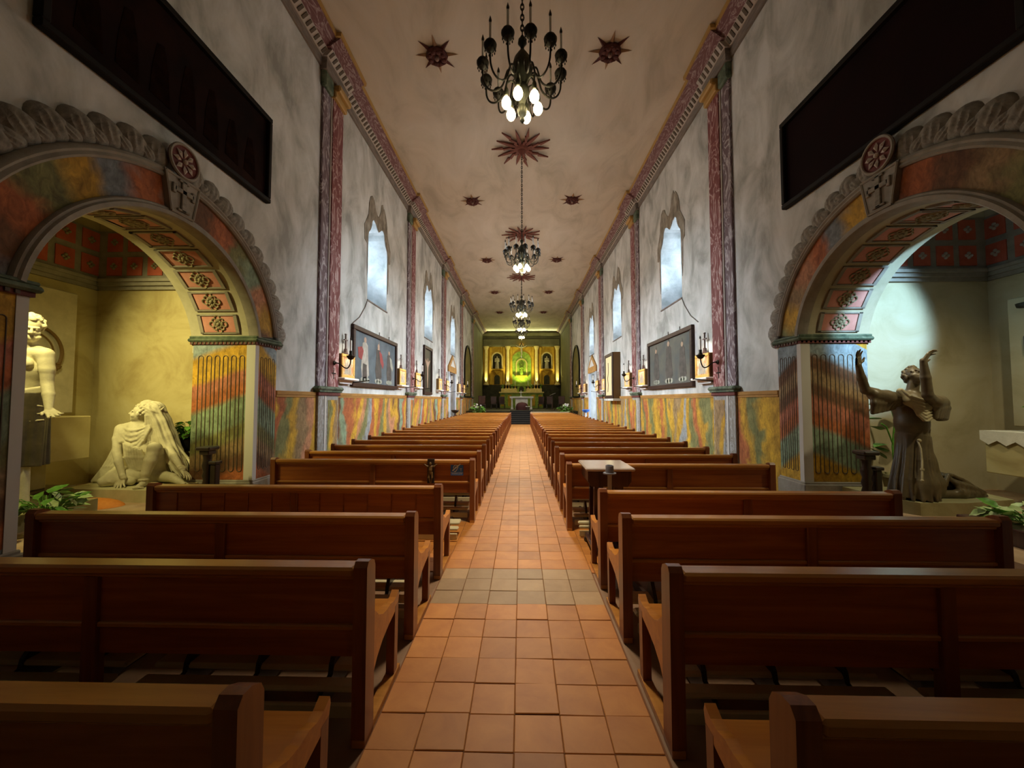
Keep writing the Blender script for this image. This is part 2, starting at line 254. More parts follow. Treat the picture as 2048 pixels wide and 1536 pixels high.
# ---------------------------------------------------------------- mesh helpers
class MB:
    def __init__(s): s.v = []; s.f = []
    def add(s, vs, fs):
        n = len(s.v); s.v += [tuple(p) for p in vs]; s.f += [[i + n for i in f] for f in fs]; return s
    def box(s, x0, x1, y0, y1, z0, z1):
        return s.add([(x0,y0,z0),(x1,y0,z0),(x1,y1,z0),(x0,y1,z0),(x0,y0,z1),(x1,y0,z1),(x1,y1,z1),(x0,y1,z1)],
                     [(3,2,1,0),(4,5,6,7),(0,1,5,4),(1,2,6,5),(2,3,7,6),(3,0,4,7)])
    def cbox(s, x0, x1, y0, y1, z0, z1, c=0.008):   # box with chamfered edges
        c = min(c, (x1-x0)*.45, (y1-y0)*.45, (z1-z0)*.45)
        P = {}; vs = []
        for i, x in enumerate((x0, x1)):
            for j, y in enumerate((y0, y1)):
                for k, z in enumerate((z0, z1)):
                    sx = c if i == 0 else -c; sy = c if j == 0 else -c; sz = c if k == 0 else -c
                    for a, q in enumerate(((x, y+sy, z+sz), (x+sx, y, z+sz), (x+sx, y+sy, z))):
                        P[i,j,k,a] = len(vs); vs.append(q)
        fs = []
        for i in (0, 1):
            q = [P[i,0,0,0],P[i,1,0,0],P[i,1,1,0],P[i,0,1,0]]; fs.append(q[::-1] if i == 0 else q)
            q = [P[0,i,0,1],P[1,i,0,1],P[1,i,1,1],P[0,i,1,1]]; fs.append(q if i == 0 else q[::-1])
            q = [P[0,0,i,2],P[1,0,i,2],P[1,1,i,2],P[0,1,i,2]]; fs.append(q[::-1] if i == 0 else q)
            for j in (0, 1):
                fs.append([P[0,i,j,1],P[1,i,j,1],P[1,i,j,2],P[0,i,j,2]])
                fs.append([P[i,0,j,0],P[i,1,j,0],P[i,1,j,2],P[i,0,j,2]])
                fs.append([P[i,j,0,0],P[i,j,1,0],P[i,j,1,1],P[i,j,0,1]])
                for k in (0, 1): fs.append([P[i,j,k,0],P[i,j,k,1],P[i,j,k,2]])
        return s.add(vs, fs)
    def tube(s, pts, r, n=8, cap=True):
        pts = [Vector(p) for p in pts]; m = len(pts); rs = r if isinstance(r, (list, tuple)) else [r] * m
        rings = []; up = None
        for i, p in enumerate(pts):
            d = (pts[min(i+1, m-1)] - pts[max(i-1, 0)]).normalized()
            if up is None:
                up = Vector((0, 0, 1)) if abs(d.z) < 0.9 else Vector((1, 0, 0))
            a = d.cross(up)
            if a.length < 1e-4: a = d.orthogonal()
            a.normalize(); b = a.cross(d).normalized(); up = b
            rings.append([p + (a * math.cos(2*PI*k/n) + b * math.sin(2*PI*k/n)) * rs[i] for k in range(n)])
        vs = [q for g in rings for q in g]
        fs = [[i*n+k, i*n+(k+1)%n, (i+1)*n+(k+1)%n, (i+1)*n+k] for i in range(m-1) for k in range(n)]
        if cap: fs += [list(range(n))[::-1], [(m-1)*n+k for k in range(n)]]
        return s.add(vs, fs)
    def lathe(s, prof, n=16, c=(0, 0, 0), sx=1, sy=1, cap=True):
        vs = [(c[0]+r*sx*math.cos(2*PI*k/n), c[1]+r*sy*math.sin(2*PI*k/n), c[2]+z) for r, z in prof for k in range(n)]
        m = len(prof)
        fs = [[i*n+k, i*n+(k+1)%n, (i+1)*n+(k+1)%n, (i+1)*n+k] for i in range(m-1) for k in range(n)]
        if cap: fs += [list(range(n))[::-1], [(m-1)*n+k for k in range(n)]]
        return s.add(vs, fs)
    def ball(s, c, r, n=10, m=7):
        r = r if isinstance(r, (list, tuple)) else (r, r, r)
        vs = [(c[0], c[1], c[2]-r[2])]
        for i in range(1, m):
            t = PI*i/m
            for k in range(n): vs.append((c[0]+r[0]*math.sin(t)*math.cos(2*PI*k/n), c[1]+r[1]*math.sin(t)*math.sin(2*PI*k/n), c[2]-r[2]*math.cos(t)))
        vs.append((c[0], c[1], c[2]+r[2])); L = len(vs)-1
        fs = [[0, 1+(k+1)%n, 1+k] for k in range(n)]
        fs += [[1+i*n+k, 1+i*n+(k+1)%n, 1+(i+1)*n+(k+1)%n, 1+(i+1)*n+k] for i in range(m-2) for k in range(n)]
        fs += [[L, 1+(m-2)*n+k, 1+(m-2)*n+(k+1)%n] for k in range(n)]
        return s.add(vs, fs)
    def prism(s, poly, t0, t1, plane='xz'):         # polygon pushed through the third axis
        n = len(poly)
        def P(a, b, t): return (a, t, b) if plane == 'xz' else ((t, a, b) if plane == 'yz' else (a, b, t))
        vs = [P(a, b, t0) for a, b in poly] + [P(a, b, t1) for a, b in poly]
        fs = [list(range(n)), [n+i for i in range(n)][::-1]] + [[i, (i+1)%n, n+(i+1)%n, n+i] for i in range(n)]
        return s.add(vs, fs)
    def ring(s, prof, a0, a1, n=48):                # profile (radius, y) swept round an arc in xz, angle from +z
        k = len(prof); vs = []
        for i in range(n+1):
            a = a0 + (a1-a0)*i/n
            vs += [(r*math.sin(a), d, r*math.cos(a)) for r, d in prof]
        fs = [[i*k+j, i*k+(j+1)%k, (i+1)*k+(j+1)%k, (i+1)*k+j] for i in range(n) for j in range(k)]
        fs += [list(range(k)), [n*k+j for j in range(k)]]
        return s.add(vs, fs)
    def torus(s, c, R, r, ax='y', n=20, m=6):
        vs = []
        for i in range(n):
            a = 2*PI*i/n
            for j in range(m):
                b = 2*PI*j/m; q = R + r*math.cos(b); h = r*math.sin(b)
                u, v = q*math.cos(a), q*math.sin(a)
                p = (u, h, v) if ax == 'y' else ((h, u, v) if ax == 'x' else (u, v, h))
                vs.append((c[0]+p[0], c[1]+p[1], c[2]+p[2]))
        fs = [[i*m+j, i*m+(j+1)%m, ((i+1)%n)*m+(j+1)%m, ((i+1)%n)*m+j] for i in range(n) for j in range(m)]
        return s.add(vs, fs)
    def mesh(s, name, mat, smooth=False):
        me = bpy.data.meshes.new(name); me.from_pydata(s.v, [], s.f); me.update()
        bm = bmesh.new(); bm.from_mesh(me); bmesh.ops.recalc_face_normals(bm, faces=bm.faces); bm.to_mesh(me); bm.free()
        if smooth: shade(me)
        me.materials.append(mt[mat] if isinstance(mat, str) else mat); return me
    def build(s, name, mat, parent=None, smooth=False, loc=(0, 0, 0), rot=(0, 0, 0)):
        return put(name, s.mesh(name, mat, smooth), parent, loc, rot)
def shade(me, ang=40):
    me.polygons.foreach_set('use_smooth', [True] * len(me.polygons))
    try: me.set_sharp_from_angle(angle=math.radians(ang))
    except Exception: pass
def put(name, me, parent=None, loc=(0, 0, 0), rot=(0, 0, 0)):
    o = bpy.data.objects.new(name, me); COL.objects.link(o); o.location = loc; o.rotation_euler = rot
    if parent: o.parent = parent
    return o
def thing(name, label, cat, loc=(0, 0, 0), rz=0, group=None):
    o = bpy.data.objects.new(name, None); o.empty_display_size = 0.1; COL.objects.link(o); o.location = loc; o.rotation_euler = (0, 0, rz)
    o['label'] = label; o['category'] = cat
    if group: o['group'] = group
    return o
def tag(o, label, cat, group=None):
    o['label'] = label; o['category'] = cat
    if group: o['group'] = group
    return o
def struct(o, label=None):
    o['kind'] = 'structure'
    if label: o['label'] = label
    return o
def trim(name, label, loc=(0, 0, 0), rz=0):
    o = bpy.data.objects.new(name, None); COL.objects.link(o); o.location = loc; o.rotation_euler = (0, 0, rz); return struct(o, label)
def kids(o): return [c for c in o.children]
def copy_tree(o, parent=None):
    c = o.copy(); COL.objects.link(c)
    if parent: c.parent = parent
    for ch in list(o.children): copy_tree(ch, c)
    return c
def slab(outline, holes, t0, t1, res=1):
    # flat outline with holes, pushed from depth t0 to t1: returns verts (a, depth, b), faces
    cu = bpy.data.curves.new('tmp', 'CURVE'); cu.dimensions = '2D'; cu.fill_mode = 'BOTH'; cu.extrude = abs(t1-t0)/2
    for lp in [outline] + list(holes):
        sp = cu.splines.new('POLY'); sp.points.add(len(lp)-1); sp.use_cyclic_u = True
        for p, (a, b) in zip(sp.points, lp): p.co = (a, b, 0, 1)
    o = bpy.data.objects.new('tmp', cu); COL.objects.link(o); dg = bpy.context.evaluated_depsgraph_get()
    me = bpy.data.meshes.new_from_object(o.evaluated_get(dg)); mid = (t0+t1)/2
    vs = [(v.co.x, mid+v.co.z, v.co.y) for v in me.vertices]; fs = [list(p.vertices) for p in me.polygons]
    bpy.data.objects.remove(o); bpy.data.curves.remove(cu); bpy.data.meshes.remove(me)
    return vs, fs
def smooth(pts, n=4):
    # Catmull-Rom through the points
    P = [Vector(p) for p in pts]; out = []
    for i in range(len(P)-1):
        a, b, c, d = P[max(i-1, 0)], P[i], P[i+1], P[min(i+2, len(P)-1)]
        for k in range(n):
            t = k/n; out.append(.5*((2*b) + (c-a)*t + (2*a-5*b+4*c-d)*t*t + (3*b-a-3*c+d)*t**3))
    return out + [P[-1]]
def arcpts(cx, cz, r, a0, a1, n): return [(cx + r*math.sin(a0+(a1-a0)*i/n), cz + r*math.cos(a0+(a1-a0)*i/n)) for i in range(n+1)]
ORD = ['first','second','third','fourth','fifth','sixth','seventh','eighth','ninth','tenth','eleventh','twelfth','thirteenth','fourteenth','fifteenth','sixteenth','seventeenth','eighteenth','nineteenth','twentieth','twenty-first','twenty-second','twenty-third','twenty-fourth','twenty-fifth','twenty-sixth','twenty-seventh','twenty-eighth']

# ---------------------------------------------------------------- signed-distance sculpting for the figures
def P3(a): return np.array(a, dtype=np.float32)
class SDF:
    def __init__(s, lo, hi, h):
        s.lo = P3(lo); s.h = h; s.n = np.ceil((P3(hi) - s.lo) / h).astype(int) + 1
        s.D = np.full(tuple(s.n), 1.0, np.float32)
    def put(s, lo, hi, fn, k=0.02, sub=False):
        m = k + 3 * s.h
        a = np.clip(np.floor((P3(lo) - m - s.lo) / s.h).astype(int), 0, s.n); b = np.clip(np.ceil((P3(hi) + m - s.lo) / s.h).astype(int) + 1, 0, s.n)
        if np.any(b <= a): return
        g = np.meshgrid(*[s.lo[i] + s.h * np.arange(a[i], b[i], dtype=np.float32) for i in range(3)], indexing='ij')
        d = fn(*g); v = s.D[a[0]:b[0], a[1]:b[1], a[2]:b[2]]
        if sub:
            h = np.clip(0.5 - 0.5 * (v + d) / k, 0, 1); v[...] = v * (1-h) - d * h + k*h*(1-h)
        else:
            h = np.clip(0.5 + 0.5 * (d - v) / k, 0, 1); v[...] = d * (1-h) + v * h - k*h*(1-h)
    def cap(s, a, b, ra, rb=None, k=0.02, sub=False):
        rb = ra if rb is None else rb; a = P3(a); b = P3(b); ab = b - a; L = float(ab @ ab) + 1e-9; R = max(ra, rb)
        def fn(x, y, z):
            t = np.clip(((x-a[0])*ab[0] + (y-a[1])*ab[1] + (z-a[2])*ab[2]) / L, 0, 1)
            return np.sqrt((x-a[0]-t*ab[0])**2 + (y-a[1]-t*ab[1])**2 + (z-a[2]-t*ab[2])**2) - (ra + (rb-ra)*t)
        s.put(np.minimum(a, b) - R, np.maximum(a, b) + R, fn, k, sub)
    def chain(s, pts, rs, k=0.015, sub=False):
        for i in range(len(pts)-1):
            r0 = rs[i] if isinstance(rs, (list, tuple)) else rs; r1 = rs[i+1] if isinstance(rs, (list, tuple)) else rs
            s.cap(pts[i], pts[i+1], r0, r1, k, sub)
    def ell(s, c, r, k=0.02, M=None, sub=False):
        c = P3(c); r = P3(r); R = float(max(r))
        def fn(x, y, z):
            q = [x-c[0], y-c[1], z-c[2]]
            if M is not None: q = [M[i][0]*q[0] + M[i][1]*q[1] + M[i][2]*q[2] for i in range(3)]
            k0 = np.sqrt((q[0]/r[0])**2 + (q[1]/r[1])**2 + (q[2]/r[2])**2); k1 = np.sqrt((q[0]/r[0]**2)**2 + (q[1]/r[1]**2)**2 + (q[2]/r[2]**2)**2) + 1e-6
            return k0 * (k0 - 1) / k1
        s.put(c - R, c + R, fn, k, sub)
    def skirt(s, a, b, r0, r1, n=9, amp=0.02, ph=0.0, k=0.02, sx=1.0, sy=1.0, tw=0.0):
        # cloth cone from a to b with folds that deepen downwards
        a = P3(a); b = P3(b); ab = b - a; L = float(ab @ ab); R = max(r0, r1) * max(sx, sy) + amp
        def fn(x, y, z):
            t = ((x-a[0])*ab[0] + (y-a[1])*ab[1] + (z-a[2])*ab[2]) / L; tc = np.clip(t, 0, 1)
            dx = (x-a[0]-tc*ab[0]); dy = (y-a[1]-tc*ab[1]); dz = (z-a[2]-tc*ab[2])
            th = np.arctan2(dy/sy, dx/sx); rr = np.sqrt((dx/sx)**2 + (dy/sy)**2 + 1e-9)
            r = r0 + (r1-r0)*tc + amp * (0.25+tc) * (np.sin(n*th+ph+tw*tc) + 0.5*np.sin(2.3*n*th+1.7*ph))
            over = (np.abs(t - 0.5) - 0.5) * math.sqrt(L)
            return np.maximum((rr - r) * min(sx, sy) * 0.8, over)
        s.put(np.minimum(a, b) - R, np.maximum(a, b) + R, fn, k)
    def fold(s, pts, rs, n=5, amp=0.012, ph=0.0, k=0.012, tw=0.0):
        # chain whose section is pleated: cloth gathered round a limb or hanging free
        for i in range(len(pts)-1):
            a, b = P3(pts[i]), P3(pts[i+1]); ab = b - a; L = float(ab @ ab) + 1e-9; ra, rb = (rs[i], rs[i+1]) if isinstance(rs, (list, tuple)) else (rs, rs)
            d = unit(ab); e1 = unit(np.cross(d, (0.31, 0.9, 0.2))); e2 = np.cross(d, e1); R = max(ra, rb) + 2*amp
            def fn(x, y, z, a=a, ab=ab, L=L, ra=ra, rb=rb, e1=e1, e2=e2, q=ph + tw*i):
                px, py, pz = x-a[0], y-a[1], z-a[2]; t = np.clip((px*ab[0] + py*ab[1] + pz*ab[2]) / L, 0, 1)
                qx, qy, qz = px-t*ab[0], py-t*ab[1], pz-t*ab[2]; th = np.arctan2(qx*e2[0]+qy*e2[1]+qz*e2[2], qx*e1[0]+qy*e1[1]+qz*e1[2])
                w_ = np.sin(n*th + q + tw*t) + 0.45*np.sin((2*n+1)*th + 1.7*q)
                return (np.sqrt(qx*qx + qy*qy + qz*qz) - (ra + (rb-ra)*t) - amp*w_) * 0.8
            s.put(np.minimum(a, b) - R, np.maximum(a, b) + R, fn, k)
    def mesh(s, name, mat, smooth_it=0):
        D = s.D; sg = D < 0; nx, ny, nz = D.shape
        c = [(i, j, k) for i in (0, 1) for j in (0, 1) for k in (0, 1)]
        sl = lambda A, o: A[o[0]:nx-1+o[0], o[1]:ny-1+o[1], o[2]:nz-1+o[2]]
        cnt = sum(sl(sg, o).astype(np.int8) for o in c); mixd = (cnt > 0) & (cnt < 8)
        ii = np.argwhere(mixd); ids = np.full(mixd.shape, -1, np.int64); ids[mixd] = np.arange(len(ii))
        pos = np.zeros((len(ii), 3), np.float32); num = np.zeros(len(ii), np.float32)
        vals = {o: D[ii[:, 0]+o[0], ii[:, 1]+o[1], ii[:, 2]+o[2]] for o in c}
        for p in c:
            for ax in range(3):
                if p[ax]: continue
                q = list(p); q[ax] = 1; q = tuple(q); da, db = vals[p], vals[q]; x = (da < 0) != (db < 0)
                t = np.where(x, da / np.where(x, da - db, 1), 0); w_ = np.array(p, np.float32)[None] + 0 * pos
                w_[:, ax] += t; pos[x] += w_[x]; num[x] += 1
        pos = (pos / num[:, None] + ii) * s.h + s.lo
        faces = []
        for ax in range(3):
            u, v = (ax+1) % 3, (ax+2) % 3
            A = np.take(sg, range(0, sg.shape[ax]-1), ax); B = np.take(sg, range(1, sg.shape[ax]), ax); e = np.argwhere(A != B)
            e = e[(e[:, u] > 0) & (e[:, v] > 0) & (e[:, u] < D.shape[u]-1) & (e[:, v] < D.shape[v]-1)]
            fl = A[e[:, 0], e[:, 1], e[:, 2]]
            def cell(du, dv):
                q = e.copy(); q[:, u] += du; q[:, v] += dv; return ids[q[:, 0], q[:, 1], q[:, 2]]
            q4 = np.stack([cell(-1, -1), cell(0, -1), cell(0, 0), cell(-1, 0)], 1); q4[~fl] = q4[~fl][:, ::-1]; faces.append(q4)
        F = np.concatenate(faces)
        for _ in range(smooth_it):          # light relaxing of the voxel steps
            acc = np.zeros_like(pos); n_ = np.zeros(len(pos), np.float32)
            for i in range(4):
                np.add.at(acc, F[:, i], pos[F[:, (i+1) % 4]]); np.add.at(n_, F[:, i], 1)
                np.add.at(acc, F[:, i], pos[F[:, (i-1) % 4]]); np.add.at(n_, F[:, i], 1)
            pos = 0.45 * pos + 0.55 * acc / np.maximum(n_, 1)[:, None]
        me = bpy.data.meshes.new(name); me.vertices.add(len(pos)); me.vertices.foreach_set('co', pos.astype(np.float32).ravel())
        me.loops.add(F.size); me.loops.foreach_set('vertex_index', F.astype(np.int32).ravel())
        me.polygons.add(len(F)); me.polygons.foreach_set('loop_start', np.arange(0, F.size, 4, dtype=np.int32))
        me.update(calc_edges=True); me.validate()
        me.polygons.foreach_set('use_smooth', [True] * len(me.polygons))
        me.materials.append(mt[mat]); return me
def unit(a): a = P3(a); return a / (np.linalg.norm(a) + 1e-9)
def hand(s, w, d, n, L=0.2, side=1, curl=0.3, spread=0.2, thumb=0.8):
    w = P3(w); d = unit(d); n = unit(n - d * float(np.dot(P3(n), d))); t = np.cross(d, n) * side
    for i in range(4):
        o = (1.5 - i); kn = w + d*L*(0.46 - 0.03*abs(o-0.5)) + t*L*0.125*o
        s.cap(w + t*L*0.06*o, kn, 0.085*L, 0.075*L, 0.03*L)
        q = unit(d + t*spread*o*0.5); p = kn; a = curl*0.4; fl = L*(0.42, 0.47, 0.44, 0.34)[i]
        for j, fr in enumerate((0.44, 0.31, 0.25)):
            v = math.cos(a)*q + math.sin(a)*n; p2 = p + v*fl*fr
            s.cap(p, p2, L*(0.062, 0.056, 0.048)[j], L*(0.056, 0.048, 0.040)[j], 0.01*L); p = p2; a += curl
    b = w + d*L*0.1 + t*L*0.12; m_ = b + (d*0.55 + t*thumb + n*0.25)*L*0.24; e = m_ + (d*0.9 + t*thumb*0.45 + n*0.2)*L*0.2
    s.chain([b, m_, e], [0.085*L, 0.07*L, 0.048*L], 0.03*L)
def curls(s, c, fwd, up, H, n=90, r=.02, beard=False):
    c = P3(c); f = unit(fwd); u = unit(P3(up) - f*float(np.dot(P3(up), f))); q = np.cross(f, u)
    for i in range(n):
        z = 1 - 2*(i + .5)/n; a = i*2.39996; d = (math.sqrt(1 - z*z)*math.cos(a), math.sqrt(1 - z*z)*math.sin(a), z)
        jaw = d[1] > -.1 and d[2] < -.45
        if d[1] > .30 - .1*math.sin(3*i) and d[2] < .62 and not (beard and jaw): continue
        if d[2] < -.55 and not (beard and jaw): continue
        if beard and jaw: p = c + (q*d[0]*.28 + f*(.14 + .26*d[1]) + u*(-.16 + .36*d[2]))*H
        else: p = c + (q*d[0]*.35 + f*(-.06 + .42*d[1]) + u*(.14 + .38*d[2]))*H
        s.ell(p, (r*(1 + .25*math.sin(i*7)),)*3, r*.35)
def head(s, c, fwd, up, H=0.28, beard=False):
    c = P3(c); f = unit(fwd); u = unit(P3(up) - f*float(np.dot(P3(up), f))); r = np.cross(f, u); M = np.array([r, f, u])
    def L(x, y, z): return c + (r*x + f*y + u*z)*H
    s.ell(L(0, -.06, .14), (.33*H, .40*H, .36*H), 0.02, M)
    s.ell(L(0, .12, -.16), (.25*H, .27*H, .33*H), .08*H, M)
    s.cap(L(0, .24, -.40), L(0, .27, -.40), .09*H, .09*H, .08*H)
    for q in (-1, 1):
        s.cap(L(q*.20, .30, .0), L(q*.07, .37, .0), .055*H, .055*H, .03*H, sub=True)
        s.ell(L(q*.13, .305, .0), (.06*H,)*3, .02*H)
        s.cap(L(q*.05, .365, .075), L(q*.21, .29, .07), .038*H, .03*H, .03*H)
        s.ell(L(q*.20, .22, -.16), (.08*H,)*3, .08*H)
        s.ell(L(q*.335, -.02, -.02), (.05*H, .09*H, .13*H), .02*H, M)
    s.cap(L(0, .36, .06), L(0, .455, -.12), .035*H, .058*H, .03*H)
    s.cap(L(-.05, .375, -.15), L(.05, .375, -.15), .045*H, .045*H, .03*H)
    s.cap(L(-.085, .335, -.235), L(.085, .335, -.235), .032*H, .032*H, .02*H)
    s.cap(L(-.075, .335, -.29), L(.075, .335, -.29), .036*H, .036*H, .02*H)
    return L
# ---------------------------------------------------------------- the nave: walls, ceiling, floor
SIDE = {'left': (XL, -1, PI/2, 4.36), 'right': (XR, 1, -PI/2, 4.42)}
ARCH_Z, ARCH_R = 2.42, 1.40
Y0, Y1, YEND, ZC = -6.0, 32.6, 41.4, 9.12
WINY = [10.85, 16.95, 23.05]
WIN = [(-.74, 4.4), (.74, 4.4), (.74, 6.12), (.70, 6.24), (.58, 6.36), (.50, 6.5), (.46, 6.66), (.36, 6.74), (.22, 6.70), (.1, 6.60), (0, 6.54), (-.1, 6.60), (-.22, 6.70), (-.36, 6.74), (-.46, 6.66), (-.50, 6.5), (-.58, 6.36), (-.70, 6.24), (-.74, 6.12)]
DOOR = (21.75, 23.75, 3.3)
def mb_slab(outline, holes, t0, t1, fn):
    vs, fs = slab(outline, holes, t0, t1); m = MB(); m.add([fn(*p) for p in vs], fs); return m
for side, (xf, sg, rz, ya) in SIDE.items():
    arch = [(ya - ARCH_R, 0.02)] + arcpts(ya, ARCH_Z, ARCH_R, -PI/2, PI/2, 40) + [(ya + ARCH_R, 0.02)]
    holes = [arch] + [[(y + a, b) for a, b in WIN] for y in WINY] + [[(DOOR[0], .02), (DOOR[0], DOOR[2]), (DOOR[1], DOOR[2]), (DOOR[1], .02)]]
    m = mb_slab([(Y0, 0), (Y1, 0), (Y1, ZC), (Y0, ZC)], holes, 0, 0.9, lambda a, t, b: (xf + sg*t, a, b))
    struct(m.build('wall_' + side, 'plaster'), side + ' wall of the nave in mottled grey plaster')
    struct(MB().box(*sorted((xf, xf + sg*.9)), Y1 + .02, YEND, 0.85, ZC).build('wall_chancel_' + side, 'chancel'), side + ' wall of the chancel in greenish plaster')
struct(MB().box(XL - .9, XR + .9, Y0 - .3, Y0 - .02, 0, ZC).build('wall_back', 'plaster'), 'rear wall of the nave behind the viewer')
struct(MB().box(XL - .9, XR + .9, YEND + .02, YEND + .3, 0, ZC).build('wall_end', 'chancel'), 'end wall behind the high altar')
struct(MB().box(XL - .9, XR + .9, Y0 - .3, YEND + .3, ZC + .01, ZC + .2).build('ceiling', 'ceiling'), 'flat warm beige plaster ceiling over the nave')
fl = struct(MB().box(XL, XR, Y0, YEND, -.2, 0).build('floor', 'floor'), 'nave floor of terracotta tiles')
struct(MB().box(-40, XL - 3.6, -20, 60, -.3, -.06).box(XR + 3.6, 40, -20, 60, -.3, -.06).box(XL-3.6, XL-.9, 8, 60, -.3, -.06).box(XR+.9, XR+3.6, 8, 60, -.3, -.06).build('ground', noisy('sandy_ground', [(0.45, 0.40, 0.26), (0.55, 0.50, 0.34)], 1)), 'sandy ground outside the doors')
# terracotta tiles: the nearest 300 one by one, the rest in one mesh
tm = [MB().cbox(-.1195, .1195, -.1105, .1105, 0, .008, .003).mesh('floor_tile', 'tile'), MB().cbox(-.1195, .1195, -.1105, .1105, 0, .008, .003).mesh('floor_tile', 'tile_grey')]
struct(MB().box(-.77, .70, 0.02, 26.8, .0005, .003).build('trim_1', 'grout'), 'dark mortar bed under the aisle tiles')
rest = MB(); cnt = 0
for r in range(119):
    for c in range(6):
        x = -.762 + .121 + .242*c; y = .24 + .2235*r + random.uniform(-.004, .004) + (c % 2) * .006; h = random.uniform(-.002, .001)
        if r < 43:
            o = put('floor_tile', tm[1 if 14 <= r <= 16 else 0], fl, (x, y, .002 + h), (random.uniform(-.004, .004), random.uniform(-.004, .004), random.uniform(-.012, .012)))
        else: rest.box(x-.118, x+.118, y-.1085, y+.1085, .001, .010 + h)
for s_ in (-1, 1):
    for r in range(7):
        for c in range(3):
            put('floor_tile', tm[0], fl, ((-.762 if s_ < 0 else .69) + s_*(.121 + .242*c), 3.97 + .2235*r, .001), (0, 0, random.uniform(-.01, .01)))
o = rest.build('far_floor_tiles', 'tile', fl); o['kind'] = 'stuff'
# chancel platform and steps
st = trim('trim_2', 'dark carpeted steps rising to the chancel at the end of the aisle')
for k in range(7): MB().cbox(-.82, .88, 26.9 + .32*k, 29.3, .0 + .13*k, .13*(k+1), .01).build('step', 'carpet', st)
struct(MB().box(XL, -.84, 28.6, YEND, 0, .88).box(.9, XR, 28.6, YEND, 0, .88).box(-.84, .9, 29.32, YEND, 0, .88).build('floor_chancel', 'altar_dark'), 'dark raised floor of the chancel')

# ---------------------------------------------------------------- windows
ntrim = 3
def out_local(pts): return pts
EAR = [(-.80, 5.25), (-.82, 5.9), (-.98, 5.95), (-1.0, 6.35), (-.86, 6.55), (-.74, 6.75), (-.72, 7.05), (-.62, 7.28), (-.5, 7.36), (-.36, 7.30), (-.26, 7.12), (-.14, 7.0), (-.04, 6.97), (.04, 7.05), (.14, 7.22), (.2, 7.45), (.3, 7.52), (.36, 7.4), (.42, 7.44), (.5, 7.36), (.6, 7.22), (.68, 7.0), (.72, 6.75), (.86, 6.55), (1.0, 6.35), (.98, 5.95), (.86, 5.9), (.84, 5.25), (.79, 4.95), (.75, 5.3), (.75, 6.12), (.71, 6.25), (.59, 6.37), (.51, 6.51), (.47, 6.67), (.36, 6.75), (.22, 6.71), (.1, 6.61), (0, 6.55), (-.1, 6.61), (-.22, 6.71), (-.36, 6.75), (-.47, 6.67), (-.51, 6.51), (-.59, 6.37), (-.71, 6.25), (-.75, 6.12), (-.75, 5.3), (-.78, 4.9)]
wn = 0
for side, (xf, sg, rz, ya) in SIDE.items():
    for k, y in enumerate(WINY):
        wn += 1
        t = trim('window_%d' % wn, '%s window niche with painted umber surround, %s from the entrance end' % (side, ORD[k]), (xf, y, 0), rz)
        vs, fs = slab(EAR, [], -.012, 0); MB().add(vs, fs).build('surround', 'win_paint', t)
        vs, fs = slab(WIN, [], .84, .86); MB().add(vs, fs).build('pane', 'glass', t)
        f = MB().box(-.74, .74, .80, .84, 5.38, 5.42).box(-.02, .02, .80, .84, 4.4, 6.6).box(-.74, -.70, .80, .84, 4.4, 6.2).box(.70, .74, .80, .84, 4.4, 6.2); f.build('window_frame', 'frame_brown', t)
        # plastered reveal lining the opening
        n = len(WIN); c0 = [(a*1.0, -.004 if 0 else .004, b) for a, b in WIN]
        vs = [(a*.997, .006, 4.4 + (b-4.4)*.998 + .002) for a, b in WIN] + [(a*.94, .80, 4.4 + (b-4.4)*.985 + .004) for a, b in WIN]
        MB().add(vs, [[i, (i+1) % n, n+(i+1) % n, n+i] for i in range(n)]).build('reveal', 'reveal', t)
        MB().cbox(-.76, .76, -.03, .02, 4.36, 4.40, .006).build('sill', 'cornice_grey', t)

# ---------------------------------------------------------------- arches to the side chapels
def garland_mesh():      # one rounded lobe of the painted rope, with curved grooves
    m = MB(); n, q = 22, 12; vs = []
    for i in range(q+1):
        rho = math.cos(PI/2*i/q)
        for k in range(n):
            a = 2*PI*k/n; x, z = .15*rho*math.cos(a), .165*rho*math.sin(a)
            s_ = x*.75 + z*.5 + 1.2*(x*x + z*z)
            d = .085*math.sqrt(max(0, 1 - rho*rho)) + .0075*math.sin(s_*105)*(1 - rho**4)
            vs.append((x, -d, z))
    fs = [[i*n+k, i*n+(k+1) % n, (i+1)*n+(k+1) % n, (i+1)*n+k] for i in range(q) for k in range(n)]
    return m.add(vs, fs).mesh('garland_shell', 'garland', True)
GM = garland_mesh()
def flower_mesh(name, r, petals=8, mat='flower', dep=.02):
    m = MB()
    for i in range(petals):
        a = 2*PI*i/petals; R = r*(.62 if i % 2 == 0 else .52); pr = r*(.36 if i % 2 == 0 else .27)
        m.torus((R*math.cos(a), -.006, R*math.sin(a)), pr*.75, dep*.55, 'y', 10, 5)
        m.ball((R*.6*math.cos(a), -.005, R*.6*math.sin(a)), (pr*.5, dep*.8, pr*.5), 8, 5)
    m.ball((0, -.008, 0), (r*.2, dep*1.2, r*.2), 8, 5); m.torus((0, -.008, 0), r*.32, dep*.4, 'y', 12, 5)
    return m.mesh(name, mat, True)
FM = flower_mesh('flower', .15)
SP = MB().cbox(-.25, .25, -.016, 0, -.125, .125, .006).mesh('soffit_panel', 'pink')
SB = MB().box(-.30, .30, -.028, 0, .125, .145).box(-.30, .30, -.028, 0, -.145, -.125).box(-.30, -.25, -.028, 0, -.145, .145).box(.25, .30, -.028, 0, -.145, .145).mesh('panel_border', 'grey_trim')
